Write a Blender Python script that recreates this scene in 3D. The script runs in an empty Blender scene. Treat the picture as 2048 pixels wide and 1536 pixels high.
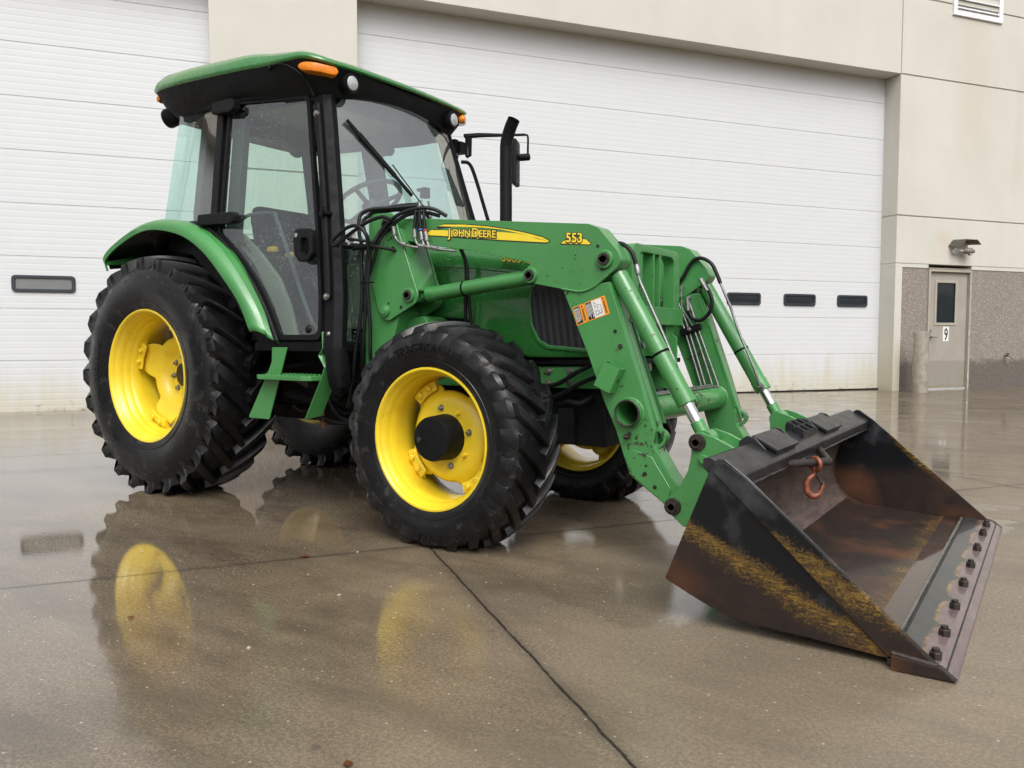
import bpy, bmesh, math, random
from mathutils import Vector, Matrix
from math import sin, cos, pi, radians
random.seed(7)
scene = bpy.context.scene
COL = scene.collection
V = Vector

# ------------------------------------------------------------------ materials
def new_mat(name):
    m = bpy.data.materials.new(name); m.use_nodes = True
    nt = m.node_tree; nt.nodes.clear()
    out = nt.nodes.new('ShaderNodeOutputMaterial')
    b = nt.nodes.new('ShaderNodeBsdfPrincipled')
    nt.links.new(b.outputs[0], out.inputs[0])
    return m, nt, b, out

class NB:
    """small helper around a node tree"""
    def __init__(s, nt): s.nt = nt
    def n(s, t, **kw):
        k = s.nt.nodes.new(t)
        for a, v in kw.items(): setattr(k, a, v)
        return k
    def link(s, a, b): s.nt.links.new(a, b)
    def put(s, sock, v):
        if hasattr(v, 'is_output'): s.nt.links.new(v, sock)
        elif isinstance(v, (tuple, list)):
            sock.default_value = tuple(v) if len(v) == len(sock.default_value) else (*v, 1)
        else: sock.default_value = v
    def coord(s, which='Object', scale=(1, 1, 1), rot=(0, 0, 0), loc=(0, 0, 0)):
        tc = s.n('ShaderNodeTexCoord'); mp = s.n('ShaderNodeMapping')
        mp.inputs['Scale'].default_value = scale; mp.inputs['Rotation'].default_value = rot
        mp.inputs['Location'].default_value = loc
        s.link(tc.outputs[which], mp.inputs['Vector']); return mp.outputs[0]
    def noise(s, scale, detail=4, rough=.55, vec=None, dist=0):
        k = s.n('ShaderNodeTexNoise'); k.inputs['Scale'].default_value = scale
        k.inputs['Detail'].default_value = detail; k.inputs['Roughness'].default_value = rough
        k.inputs['Distortion'].default_value = dist
        if vec is not None: s.link(vec, k.inputs['Vector'])
        return k.outputs[0]
    def voro(s, scale, vec=None, feature='F1', out='Distance', rnd=1):
        k = s.n('ShaderNodeTexVoronoi', feature=feature); k.inputs['Scale'].default_value = scale
        k.inputs['Randomness'].default_value = rnd
        if vec is not None: s.link(vec, k.inputs['Vector'])
        return k.outputs[out]
    def ramp(s, fac, lo, hi, a=0., b=1., interp='LINEAR'):
        k = s.n('ShaderNodeMapRange', clamp=True); k.interpolation_type = interp
        s.put(k.inputs[0], fac)
        for i, v in ((1, lo), (2, hi), (3, a), (4, b)): s.put(k.inputs[i], v)
        return k.outputs[0]
    def mix(s, fac, a, b):
        k = s.n('ShaderNodeMix', data_type='RGBA')
        s.put(k.inputs[0], fac); s.put(k.inputs[6], a); s.put(k.inputs[7], b)
        return k.outputs[2]
    def math(s, op, a, b=0., c=0.):
        k = s.n('ShaderNodeMath', operation=op)
        for i, v in enumerate((a, b, c)): s.put(k.inputs[i], v)
        return k.outputs[0]
    def sep(s, vec):
        k = s.n('ShaderNodeSeparateXYZ'); s.link(vec, k.inputs[0]); return k.outputs
    def bump(s, h, strength=.2, dist=.01, normal=None):
        k = s.n('ShaderNodeBump'); k.inputs['Strength'].default_value = strength
        k.inputs['Distance'].default_value = dist; s.link(h, k.inputs['Height'])
        if normal is not None: s.link(normal, k.inputs['Normal'])
        return k.outputs[0]

def drops(nb, vec, scale=120, size=.32):
    """rain beads: scattered small rounded bumps"""
    d = nb.voro(scale, vec)
    c = nb.n('ShaderNodeTexVoronoi'); c.inputs['Scale'].default_value = scale; nb.link(vec, c.inputs['Vector'])
    rnd = nb.sep(c.outputs['Color'])[0]
    rad = nb.ramp(rnd, .45, 1., 0., size)
    h = nb.math('SUBTRACT', rad, d)
    return nb.ramp(h, 0., .2, 0., 1., 'SMOOTHSTEP')

def simple(name, col, rough=.5, metal=0., coat=0., var=.12, nscale=6, bump=0., bscale=80, spec=.5, drop=0., coat_rough=.08):
    m, nt, b, out = new_mat(name); nb = NB(nt); vec = nb.coord()
    n = nb.noise(nscale, 5, .6, vec)
    dark = [c*(1-var) for c in col]; lite = [min(1, c*(1+var)) for c in col]
    nb.put(b.inputs['Base Color'], nb.mix(nb.ramp(n, .3, .7), dark, lite))
    nb.put(b.inputs['Roughness'], nb.ramp(nb.noise(nscale*3, 4, .6, vec), .3, .7, max(0, rough*.82), min(1, rough*1.18)))
    b.inputs['Metallic'].default_value = metal
    b.inputs['Specular IOR Level'].default_value = spec
    b.inputs['Coat Weight'].default_value = coat; b.inputs['Coat Roughness'].default_value = coat_rough
    nrm = None
    if bump: nrm = nb.bump(nb.noise(bscale, 5, .6, vec), bump, .004)
    if drop: nrm = nb.bump(drops(nb, vec, 95), drop, .003, nrm)
    if nrm is not None: nb.link(nrm, b.inputs['Normal'])
    return m

def paint_green(name, base, chips=0., drop=.55, coat=.55, rough=.36, scale=1.):
    m, nt, b, out = new_mat(name); nb = NB(nt); vec = nb.coord()
    n = nb.noise(3.2, 4, .55, vec)
    c = nb.mix(nb.ramp(n, .3, .72), [x*.9 for x in base], [x*1.1 for x in base])
    # faint dried water marks and dust, streaking down the faces
    st = nb.noise(9, 4, .6, nb.coord(scale=(1.6, 1.6, .22)))
    c = nb.mix(nb.ramp(st, .52, .8, 0., .16), c, (.16, .2, .15))
    c = nb.mix(nb.ramp(drops(nb, nb.coord(loc=(3, 1, 2)), 70, .2), 0., 1., 0., .3), c, (.30, .40, .32))
    rg = nb.ramp(nb.noise(14, 4, .6, vec), .3, .7, rough*.8, rough*1.25)
    if chips:
        k = nb.noise(30, 8, .7, nb.coord(loc=(7, 3, 1)))
        big = nb.noise(2.6, 3, .5, nb.coord(loc=(1, 9, 4)))
        msk = nb.ramp(nb.math('ADD', k, nb.math('MULTIPLY', big, .5)), 1.02-chips, 1.05-chips)
        c = nb.mix(msk, c, (.035, .021, .017))
        rg = nb.math('MAXIMUM', rg, nb.math('MULTIPLY', msk, .75))
        nb.put(b.inputs['Coat Weight'], nb.math('MULTIPLY', nb.math('SUBTRACT', 1., msk), coat))
    else: b.inputs['Coat Weight'].default_value = coat
    nb.put(b.inputs['Base Color'], c); nb.put(b.inputs['Roughness'], rg)
    b.inputs['Coat Roughness'].default_value = .07
    nrm = nb.bump(nb.noise(45, 3, .5, vec), .03, .002)
    if drop: nrm = nb.bump(drops(nb, vec, 110), drop, .003, nrm)
    nb.link(nrm, b.inputs['Normal']); nb.link(nrm, b.inputs['Coat Normal'])
    return m

def glass_mat(name, tint, beads=1.0, rough=.0, ior=1.5, film=0., base=.075):
    """thin safety glass: straight-through tinted transmission + fresnel reflection, rain beads on it"""
    m = bpy.data.materials.new(name); m.use_nodes = True; nt = m.node_tree; nt.nodes.clear(); nb = NB(nt)
    out = nb.n('ShaderNodeOutputMaterial')
    tr = nb.n('ShaderNodeBsdfTransparent'); tr.inputs[0].default_value = (*tint, 1)
    gl = nb.n('ShaderNodeBsdfGlossy'); gl.inputs['Roughness'].default_value = rough; gl.inputs[0].default_value = (1, 1, 1, 1)
    ge = nb.n('ShaderNodeNewGeometry'); dt = nb.n('ShaderNodeVectorMath', operation='DOT_PRODUCT')
    nb.link(ge.outputs['Incoming'], dt.inputs[0]); nb.link(ge.outputs['Normal'], dt.inputs[1])
    cs = nb.math('SUBTRACT', 1., nb.math('ABSOLUTE', dt.outputs['Value']))      # the same reflection from either side of the pane
    f2 = nb.math('ADD', base, nb.math('MULTIPLY', nb.math('POWER', cs, 5.), .92))
    mx = nb.n('ShaderNodeMixShader'); nb.link(f2, mx.inputs[0]); nb.link(tr.outputs[0], mx.inputs[1]); nb.link(gl.outputs[0], mx.inputs[2])
    df = nb.n('ShaderNodeBsdfDiffuse'); df.inputs[0].default_value = (.55, .62, .6, 1)
    vec = nb.coord()
    msk = drops(nb, vec, 105, .3)
    msk2 = drops(nb, nb.coord(loc=(2.3, 1.1, .4)), 190, .36)
    area = nb.ramp(nb.noise(2.2, 3, .5, vec), .42, .6, .12, 1.)
    k = nb.math('MULTIPLY', nb.math('MULTIPLY', nb.math('MAXIMUM', msk, msk2), area), .75*beads)
    k = nb.math('ADD', k, film)  # even pale diffuse veil, painted in for sky reflected on the windshield
    mx2 = nb.n('ShaderNodeMixShader'); nb.put(mx2.inputs[0], k); nb.link(mx.outputs[0], mx2.inputs[1]); nb.link(df.outputs[0], mx2.inputs[2])
    nb.link(mx2.outputs[0], out.inputs[0])
    return m

M = {}
GREEN = (.044, .220, .052)
M['green'] = paint_green('green_paint', GREEN)
M['green_hood'] = paint_green('green_hood_paint', (.030, .180, .036), drop=.7, coat=.9, rough=.26)
M['green_worn'] = paint_green('green_loader_paint', (.052, .225, .060), chips=.168)
M['green_mild'] = paint_green('green_loader_paint_clean', (.052, .225, .060), chips=.09)
def yellow_mat():
    m, nt, b, out = new_mat('yellow_wheel_paint'); nb = NB(nt); vec = nb.coord()
    c = nb.mix(nb.ramp(nb.noise(5, 4, .6, vec), .3, .7), (.74, .54, .022), (.82, .61, .030))
    gr = nb.ramp(nb.math('ADD', nb.noise(7, 7, .7, nb.coord(loc=(3, 5, 1))), nb.math('MULTIPLY', nb.noise(60, 3, .6, vec), .12)), .60, .78, 0., .24)
    c = nb.mix(gr, c, (.22, .13, .02))
    sp = nb.ramp(nb.math('ADD', nb.voro(45, vec), nb.math('MULTIPLY', nb.noise(20, 4, .6, vec), .2)), .17, .12, 0., .55)
    c = nb.mix(sp, c, (.16, .10, .03))
    nb.put(b.inputs['Base Color'], c); nb.put(b.inputs['Roughness'], nb.ramp(gr, 0., .4, .34, .6))
    b.inputs['Coat Weight'].default_value = .3; b.inputs['Coat Roughness'].default_value = .12
    nrm = nb.bump(nb.noise(50, 5, .6, vec), .06, .004); nrm = nb.bump(drops(nb, vec, 110), .3, .003, nrm); nb.link(nrm, b.inputs['Normal'])
    return m
M['yellow'] = yellow_mat()
M['decal_yellow'] = simple('yellow_decal_film', (.83, .64, .035), .35, coat=.3, var=.04, nscale=20)
M['decal_black'] = simple('black_decal_film', (.012, .012, .012), .4, coat=.3)
M['black'] = simple('black_cab_paint', (.0045, .005, .006), .55, coat=.0, var=.2, bump=.05, drop=.25, spec=.14)
M['black_plastic'] = simple('black_textured_plastic', (.0045, .005, .006), .55, spec=.2, var=.25, bump=.12, bscale=140, drop=.2)
M['chassis'] = simple('dark_oily_castings', (.0055, .006, .0065), .6, spec=.25, var=.5, nscale=12, bump=.3, bscale=30)
M['hose'] = simple('black_rubber_hose', (.005, .0055, .0065), .42, spec=.32, var=.2, drop=.3, nscale=20)
M['steel'] = simple('bare_steel_fitting', (.27, .27, .265), .45, metal=.8, var=.25, nscale=40)
M['chrome'] = simple('chromed_rod', (.80, .80, .80), .09, metal=1., var=.03)
M['pin'] = simple('rusty_greased_pin', (.035, .026, .022), .55, metal=.3, var=.5, nscale=40, bump=.4, bscale=60)
M['bolt'] = simple('zinc_bolt', (.26, .25, .22), .45, metal=.7, var=.35, nscale=50)
M['amber'] = simple('amber_lens', (.80, .20, .004), .25, coat=.25, var=.45, nscale=14, spec=.3)
M['lens'] = simple('clear_lamp_lens', (.40, .42, .43), .14, coat=1., var=.15, nscale=60, bump=.5, bscale=55)
M['liner'] = simple('grey_cab_liner', (.68, .69, .69), .8, var=.08)
M['grey_trim'] = simple('grey_cab_trim', (.05, .054, .056), .6, var=.1)
M['beige'] = simple('beige_cab_panel', (.15, .145, .115), .6, var=.06)
M['seat'] = simple('dark_seat_cloth', (.030, .031, .031), .9, spec=.2, var=.15, bump=.2, bscale=150)
M['interior'] = simple('black_interior', (.010, .0105, .011), .7, spec=.25, var=.2)
M['orange'] = simple('worn_orange_hook_paint', (.19, .05, .019), .5, var=.6, nscale=30, bump=.25, bscale=40, coat=.25)
M['seal'] = simple('black_rubber_seal', (.0045, .0045, .005), .55, spec=.2)
M['knob'] = simple('amber_lever_knob', (.75, .38, .02), .35)
M['silver'] = simple('white_tag', (.6, .6, .58), .4)
M['copper'] = simple('rusty_red_rod', (.22, .075, .035), .6, var=.3, nscale=40)
M['red'] = simple('red_band', (.5, .02, .02), .4)
M['bluep'] = simple('blue_band', (.03, .15, .5), .4)
M['warn_orange'] = simple('orange_warning_film', (.80, .30, .025), .4, var=.04)
M['warn_white'] = simple('white_warning_film', (.72, .72, .70), .4, var=.03)
M['glass'] = glass_mat('green_tinted_cab_glass', (.765, .945, .895), 1.9, base=.16)
M['glass_front'] = glass_mat('green_tinted_windshield', (.77, .945, .905), 1.2, film=.06, base=.30)
M['visor'] = glass_mat('smoked_visor_glass', (.20, .21, .17), .2)

def tyre_mat():
    m, nt, b, out = new_mat('tyre_rubber'); nb = NB(nt); vec = nb.coord()
    n = nb.noise(7, 6, .65, vec); n2 = nb.noise(38, 4, .6, vec)
    c = nb.mix(nb.ramp(n, .35, .7), (.0028, .0033, .0042), (.0075, .008, .0088))
    sc = nb.ramp(nb.math('ADD', nb.noise(11, 8, .7, nb.coord(loc=(4, 2, 9))), nb.math('MULTIPLY', n2, .25)), .70, .84, 0., .8)
    c = nb.mix(sc, c, (.055, .05, .045))
    nb.put(b.inputs['Base Color'], c)
    nb.put(b.inputs['Roughness'], nb.ramp(nb.noise(5, 5, .6, nb.coord(loc=(8, 8, 8))), .35, .68, .17, .52))
    b.inputs['Specular IOR Level'].default_value = .34
    nrm = nb.bump(n2, .25, .003); nrm = nb.bump(nb.noise(120, 3, .6, vec), .12, .002, nrm)
    nb.link(nrm, b.inputs['Normal'])
    return m
M['tyre'] = tyre_mat()

def bucket_mat(kind):
    m, nt, b, out = new_mat('bucket_steel_'+kind); nb = NB(nt); vec = nb.coord(); x, y, z = nb.sep(vec)[:3]
    big = nb.noise(5, 4, .6, vec); fine = nb.noise(120, 6, .8, nb.coord(scale=(1, 1, 1)))
    scr = nb.noise(85, 6, .75, nb.coord(scale=(.30, .30, 2.2), rot=(0, radians(28), 0)))
    blackp = nb.mix(nb.ramp(nb.noise(4.5, 5, .6, nb.coord(loc=(5, 2, 3), scale=(1, 1, .8), rot=(0, radians(30), 0))), .52, .72), (.004, .0045, .006), (.060, .064, .068))
    rust = nb.mix(nb.ramp(nb.noise(14, 6, .7, vec), .3, .7), (.012, .0085, .0075), (.027, .0155, .0115))
    rust = nb.mix(nb.ramp(nb.noise(3, 3, .5, nb.coord(loc=(2, 2, 7))), .52, .75, 0., .8), rust, (.12, .045, .018))
    if kind == 'side':
        line = nb.math('SUBTRACT', z, nb.math('SUBTRACT', .34, nb.math('MULTIPLY', nb.math('SUBTRACT', x, 3.58), .47)))
        ridge = nb.math('SUBTRACT', z, nb.math('SUBTRACT', .509, nb.math('MULTIPLY', nb.math('SUBTRACT', x, 3.678), .919)))
        line = nb.math('SUBTRACT', line, nb.ramp(ridge, -.002, .002, 0., .13))
    else:
        line = nb.math('SUBTRACT', z, .25 if kind == 'inside' else .40)
    f = nb.math('ADD', line, nb.math('MULTIPLY', nb.math('SUBTRACT', big, .5), .10))
    f = nb.math('ADD', f, nb.math('MULTIPLY', nb.math('SUBTRACT', fine, .5), .20))
    f = nb.math('ADD', f, nb.math('MULTIPLY', nb.math('SUBTRACT', scr, .5), .06))
    if kind == 'side':
        yel = nb.mix(nb.ramp(nb.math('ADD', nb.math('MULTIPLY', scr, .6), nb.math('MULTIPLY', fine, .4)), .44, .60), (.045, .026, .013), (.30, .18, .03))
        c = nb.mix(nb.ramp(f, -.075, .012), rust, yel)
        c = nb.mix(nb.ramp(f, .0, .025), c, blackp)
    elif kind == 'inside':
        c = nb.mix(nb.ramp(f, -.03, .03), rust, blackp)
        yl = nb.ramp(nb.math('ABSOLUTE', nb.math('SUBTRACT', nb.math('SUBTRACT', z, .36), nb.math('MULTIPLY', nb.math('SUBTRACT', x, 3.95), -.9))), .0, .035, 1., 0.)
        yl = nb.math('MULTIPLY', nb.math('MULTIPLY', yl, nb.ramp(z, .20, .28)), nb.ramp(nb.math('ABSOLUTE', nb.math('SUBTRACT', x, 4.0)), .05, .16, 1., 0.))
        c = nb.mix(nb.math('MULTIPLY', yl, nb.ramp(scr, .45, .6)), c, (.30, .18, .03))
    else:
        pol = nb.mix(nb.ramp(nb.noise(26, 5, .7, nb.coord(scale=(1, .25, 1))), .35, .7), (.055, .038, .032), (.13, .095, .085))
        c = nb.mix(nb.ramp(f, -.06, .05), pol, blackp)
    nb.put(b.inputs['Base Color'], c)
    nb.put(b.inputs['Roughness'], nb.ramp(f, -.05, .05, .55, .36))
    b.inputs['Coat Weight'].default_value = .28; b.inputs['Coat Roughness'].default_value = .10; b.inputs['Specular IOR Level'].default_value = .25
    nrm = nb.bump(nb.noise(30, 6, .7, vec), .25, .004)
    nb.link(nrm, b.inputs['Normal'])
    return m
M['bucket_side'] = bucket_mat('side'); M['bucket_in'] = bucket_mat('inside'); M['bucket_back'] = bucket_mat('back')

def floor_mat():
    m, nt, b, out = new_mat('bucket_floor_rust_under_water'); nb = NB(nt); vec = nb.coord()
    n = nb.noise(9, 6, .65, nb.coord(scale=(1, .6, 1)))
    c = nb.mix(nb.ramp(n, .3, .7), (.014, .008, .006), (.055, .021, .010))
    nb.put(b.inputs['Base Color'], c); b.inputs['Roughness'].default_value = .6
    b.inputs['Coat Weight'].default_value = 1.; b.inputs['Coat IOR'].default_value = 1.36
    nb.put(b.inputs['Coat Roughness'], nb.ramp(nb.noise(4, 4, .6, vec), .45, .7, .015, .09))
    cn = nb.bump(nb.noise(22, 3, .5, nb.coord(scale=(1, .5, 1))), .13, .004)
    nb.link(cn, b.inputs['Coat Normal'])
    nb.link(nb.bump(nb.noise(40, 6, .7, vec), .3, .004), b.inputs['Normal'])
    return m
M['bucket_floor'] = floor_mat()
M['bucket_black'] = simple('bucket_black_worn_paint', (.014, .0145, .016), .42, coat=.15, spec=.3, var=.7, nscale=7, bump=.15, bscale=30)

def edge_mat():
    m, nt, b, out = new_mat('cutting_edge_steel'); nb = NB(nt); vec = nb.coord(); x, y, z = nb.sep(vec)[:3]
    n = nb.noise(24, 6, .7, nb.coord(scale=(1, .3, 1)))
    worn = nb.mix(nb.ramp(n, .3, .7), (.085, .055, .055), (.17, .125, .125))
    old = nb.mix(nb.ramp(nb.noise(16, 4, .6, vec), .3, .7), (.010, .013, .015), (.028, .033, .036))
    f = nb.math('ADD', x, nb.math('MULTIPLY', nb.math('SUBTRACT', nb.noise(7, 3, .5, vec), .5), .03))
    # worn arcs of bare primer round each bolt
    yy = nb.math('FRACT', nb.math('DIVIDE', nb.math('ADD', y, 1.03), .302))
    ar = nb.math('ABSOLUTE', nb.math('SUBTRACT', yy, .5))
    arc = nb.math('SUBTRACT', nb.math('ADD', 4.283, nb.math('MULTIPLY', nb.math('POWER', ar, 6.), 3.0)), f)
    band = nb.ramp(nb.math('ABSOLUTE', arc), .0, .010, 1., 0.)
    c = nb.mix(nb.ramp(arc, -.01, .0), worn, old)
    c = nb.mix(nb.math('MULTIPLY', band, nb.ramp(nb.noise(13, 5, .7, vec), .40, .58, .05, .75)), c, (.36, .20, .07))
    nb.put(b.inputs['Base Color'], c); b.inputs['Roughness'].default_value = .42
    b.inputs['Coat Weight'].default_value = .5; b.inputs['Coat Roughness'].default_value = .06
    nb.link(nb.bump(n, .12, .003), b.inputs['Normal'])
    return m
M['edge'] = edge_mat()

def grille_mat():
    m, nt, b, out = new_mat('black_grille_mesh'); nb = NB(nt); vec = nb.coord()
    w = nb.n('ShaderNodeTexWave', wave_type='BANDS', bands_direction='X'); w.inputs['Scale'].default_value = 9
    nb.link(nb.coord(rot=(0, radians(8), 0)), w.inputs['Vector'])
    fine = nb.voro(260, vec)
    nb.put(b.inputs['Base Color'], nb.mix(nb.ramp(fine, .2, .6), (.002, .003, .004), (.018, .02, .024)))
    b.inputs['Roughness'].default_value = .45
    nrm = nb.bump(w.outputs['Fac'], .22, .012); nrm = nb.bump(fine, .5, .002, nrm)
    nb.link(nrm, b.inputs['Normal']); return m
M['grille'] = grille_mat()

# ---- building and ground
TX, TY = cos(radians(54.992)), sin(radians(54.992))
WN = V((-TY, TX, 0)); WT = V((TX, TY, 0)); WD = 5.3135; REC = .3488
def wall_coord(nb):
    """object coordinates turned so that x runs along the wall and z is up"""
    return nb.coord(rot=(0, 0, -radians(54.992)))

def door_white():
    m, nt, b, out = new_mat('white_ribbed_steel_door'); nb = NB(nt); vec = wall_coord(nb); x, y, z = nb.sep(vec)[:3]
    n = nb.noise(3, 5, .6, vec)
    c = nb.mix(nb.ramp(n, .3, .7), (.575, .590, .606), (.592, .607, .622))
    st = nb.noise(1.6, 5, .6, nb.coord(rot=(0, 0, -radians(54.992)), scale=(6, 1, .5)))
    f = nb.math('ADD', z, nb.math('MULTIPLY', nb.math('SUBTRACT', st, .5), 1.1))
    c = nb.mix(nb.ramp(f, .0, .75, .85, 0., 'SMOOTHSTEP'), c, (.50, .475, .37))
    blot = nb.ramp(nb.math('ADD', nb.noise(9, 6, .7, vec), nb.ramp(z, 0., .5, .16, -.3)), .62, .74)
    c = nb.mix(nb.math('MULTIPLY', blot, .75), c, (.20, .19, .10))
    spk = nb.ramp(nb.noise(2.2, 2, .5, nb.coord(rot=(0, 0, -radians(54.992)), scale=(9, 1, 1.5), loc=(3, 0, 1))), .74, .80, 0., .3)
    c = nb.mix(spk, c, (.52, .47, .38))
    nb.put(b.inputs['Base Color'], c); b.inputs['Roughness'].default_value = .42
    nb.link(nb.bump(nb.noise(60, 3, .6, vec), .04, .002), b.inputs['Normal'])
    return m
M['door_white'] = door_white()

def wall_paint():
    m, nt, b, out = new_mat('beige_painted_precast'); nb = NB(nt); vec = wall_coord(nb); x, y, z = nb.sep(vec)[:3]
    n = nb.noise(.8, 5, .6, vec)
    c = nb.mix(nb.ramp(n, .3, .7), (.520, .505, .448), (.575, .560, .507))
    st = nb.noise(1.4, 4, .6, nb.coord(rot=(0, 0, -radians(54.992)), scale=(2.5, 1, .12)))
    c = nb.mix(nb.ramp(st, .5, .75, 0., .22), c, (.46, .41, .33))
    # yellowed, dirty foot of the jambs
    c = nb.mix(nb.ramp(nb.math('ADD', z, nb.math('MULTIPLY', nb.noise(5, 4, .6, vec), .6)), .2, 1.7, .6, 0.), c, (.50, .43, .27))
    # run-off under the louvre and the lamp
    for (cx, w, z0, z1, a) in ((12.62, .5, 4.0, 6.7, .25), (12.0, .25, 2.2, 2.9, .45)):
        k = nb.ramp(nb.math('ABSOLUTE', nb.math('SUBTRACT', nb.math('ADD', x, nb.math('MULTIPLY', nb.noise(4, 3, .5, vec), .3)), cx+.15)), w*.3, w, 1., 0.)
        kz = nb.math('MULTIPLY', nb.ramp(z, z0, z0+.8), nb.ramp(z, z1-.15, z1, 1., 0.))
        c = nb.mix(nb.math('MULTIPLY', nb.math('MULTIPLY', k, kz), a), c, (.50, .38, .27))
    nb.put(b.inputs['Base Color'], c); b.inputs['Roughness'].default_value = .75
    nb.link(nb.bump(nb.noise(90, 4, .6, vec), .08, .004), b.inputs['Normal'])
    return m
M['wall'] = wall_paint()

def aggregate():
    m, nt, b, out = new_mat('exposed_aggregate'); nb = NB(nt); vec = wall_coord(nb); x, y, z = nb.sep(vec)[:3]
    vo = nb.n('ShaderNodeTexVoronoi'); vo.inputs['Scale'].default_value = 105; nb.link(vec, vo.inputs['Vector'])
    r = nb.sep(vo.outputs['Color'])[0]
    c = nb.mix(nb.ramp(r, .0, .8), (.19, .158, .130), (.39, .34, .29))
    c = nb.mix(nb.ramp(r, .93, .96), c, (.68, .66, .62))
    c = nb.mix(nb.ramp(vo.outputs['Distance'], .3, .75, 0., .55), c, (.16, .14, .12))
    wet = nb.ramp(nb.math('ADD', z, nb.math('MULTIPLY', nb.noise(5, 4, .6, vec), .28)), .62, .72, 1., 0.)
    c = nb.mix(nb.math('MULTIPLY', wet, .62), c, (.055, .047, .040))
    nb.put(b.inputs['Base Color'], c); b.inputs['Roughness'].default_value = .8
    nb.link(nb.bump(vo.outputs['Distance'], .8, .012), b.inputs['Normal'])
    return m
M['aggregate'] = aggregate()

def entry_paint():
    m, nt, b, out = new_mat('taupe_steel_door_paint'); nb = NB(nt); vec = wall_coord(nb); x, y, z = nb.sep(vec)[:3]
    c = nb.mix(nb.ramp(nb.noise(4, 4, .6, vec), .3, .7), (.30, .275, .235), (.345, .32, .28))
    k = nb.ramp(nb.math('ADD', z, nb.math('MULTIPLY', nb.noise(6, 4, .6, vec), .12)), .60, .61, 1., 0.)
    c = nb.mix(nb.math('MULTIPLY', k, .6), c, (.22, .20, .165))
    foot = nb.ramp(nb.math('ADD', z, nb.math('MULTIPLY', nb.noise(14, 5, .7, vec), .16)), .13, .20, .8, 0.)
    c = nb.mix(foot, c, (.20, .19, .12))
    nb.put(b.inputs['Base Color'], c); b.inputs['Roughness'].default_value = .5
    return m
M['entry'] = entry_paint()
M['entry_frame'] = simple('taupe_frame_paint', (.36, .335, .28), .5, var=.06)
M['alu'] = simple('bare_aluminium', (.62, .62, .62), .4, metal=.5, var=.1)
M['louver_dark'] = simple('dark_louver_throat', (.05, .058, .07), .6)
M['white_metal'] = simple('white_metal_trim', (.74, .74, .76), .4, var=.05)
M['dark_pane'] = simple('dark_window_pane', (.016, .020, .024), .04, coat=1., var=.2, coat_rough=.0)
M['grey_pane'] = simple('sky_grey_pane', (.16, .17, .165), .22, coat=.6, var=.1)  # grey base colour stands in for sky reflected in the pane
M['frame_dark'] = simple('dark_window_frame', (.020, .024, .032), .45)
M['bronze'] = simple('weathered_bronze_metal', (.20, .175, .14), .5, metal=.3, var=.25, nscale=20)
M['bollard'] = simple('bollard_taupe_paint', (.27, .24, .195), .55, var=.3, nscale=9, bump=.15, bscale=30)
M['pebble'] = simple('pale_pebble', (.36, .33, .28), .6, var=.4, nscale=30)
M['leaf'] = simple('dead_brown_leaf', (.20, .07, .03), .6, var=.4, nscale=20)
M['hill'] = simple('dark_tree_ridge', (.030, .036, .030), .9, var=.4, nscale=.4)

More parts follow.
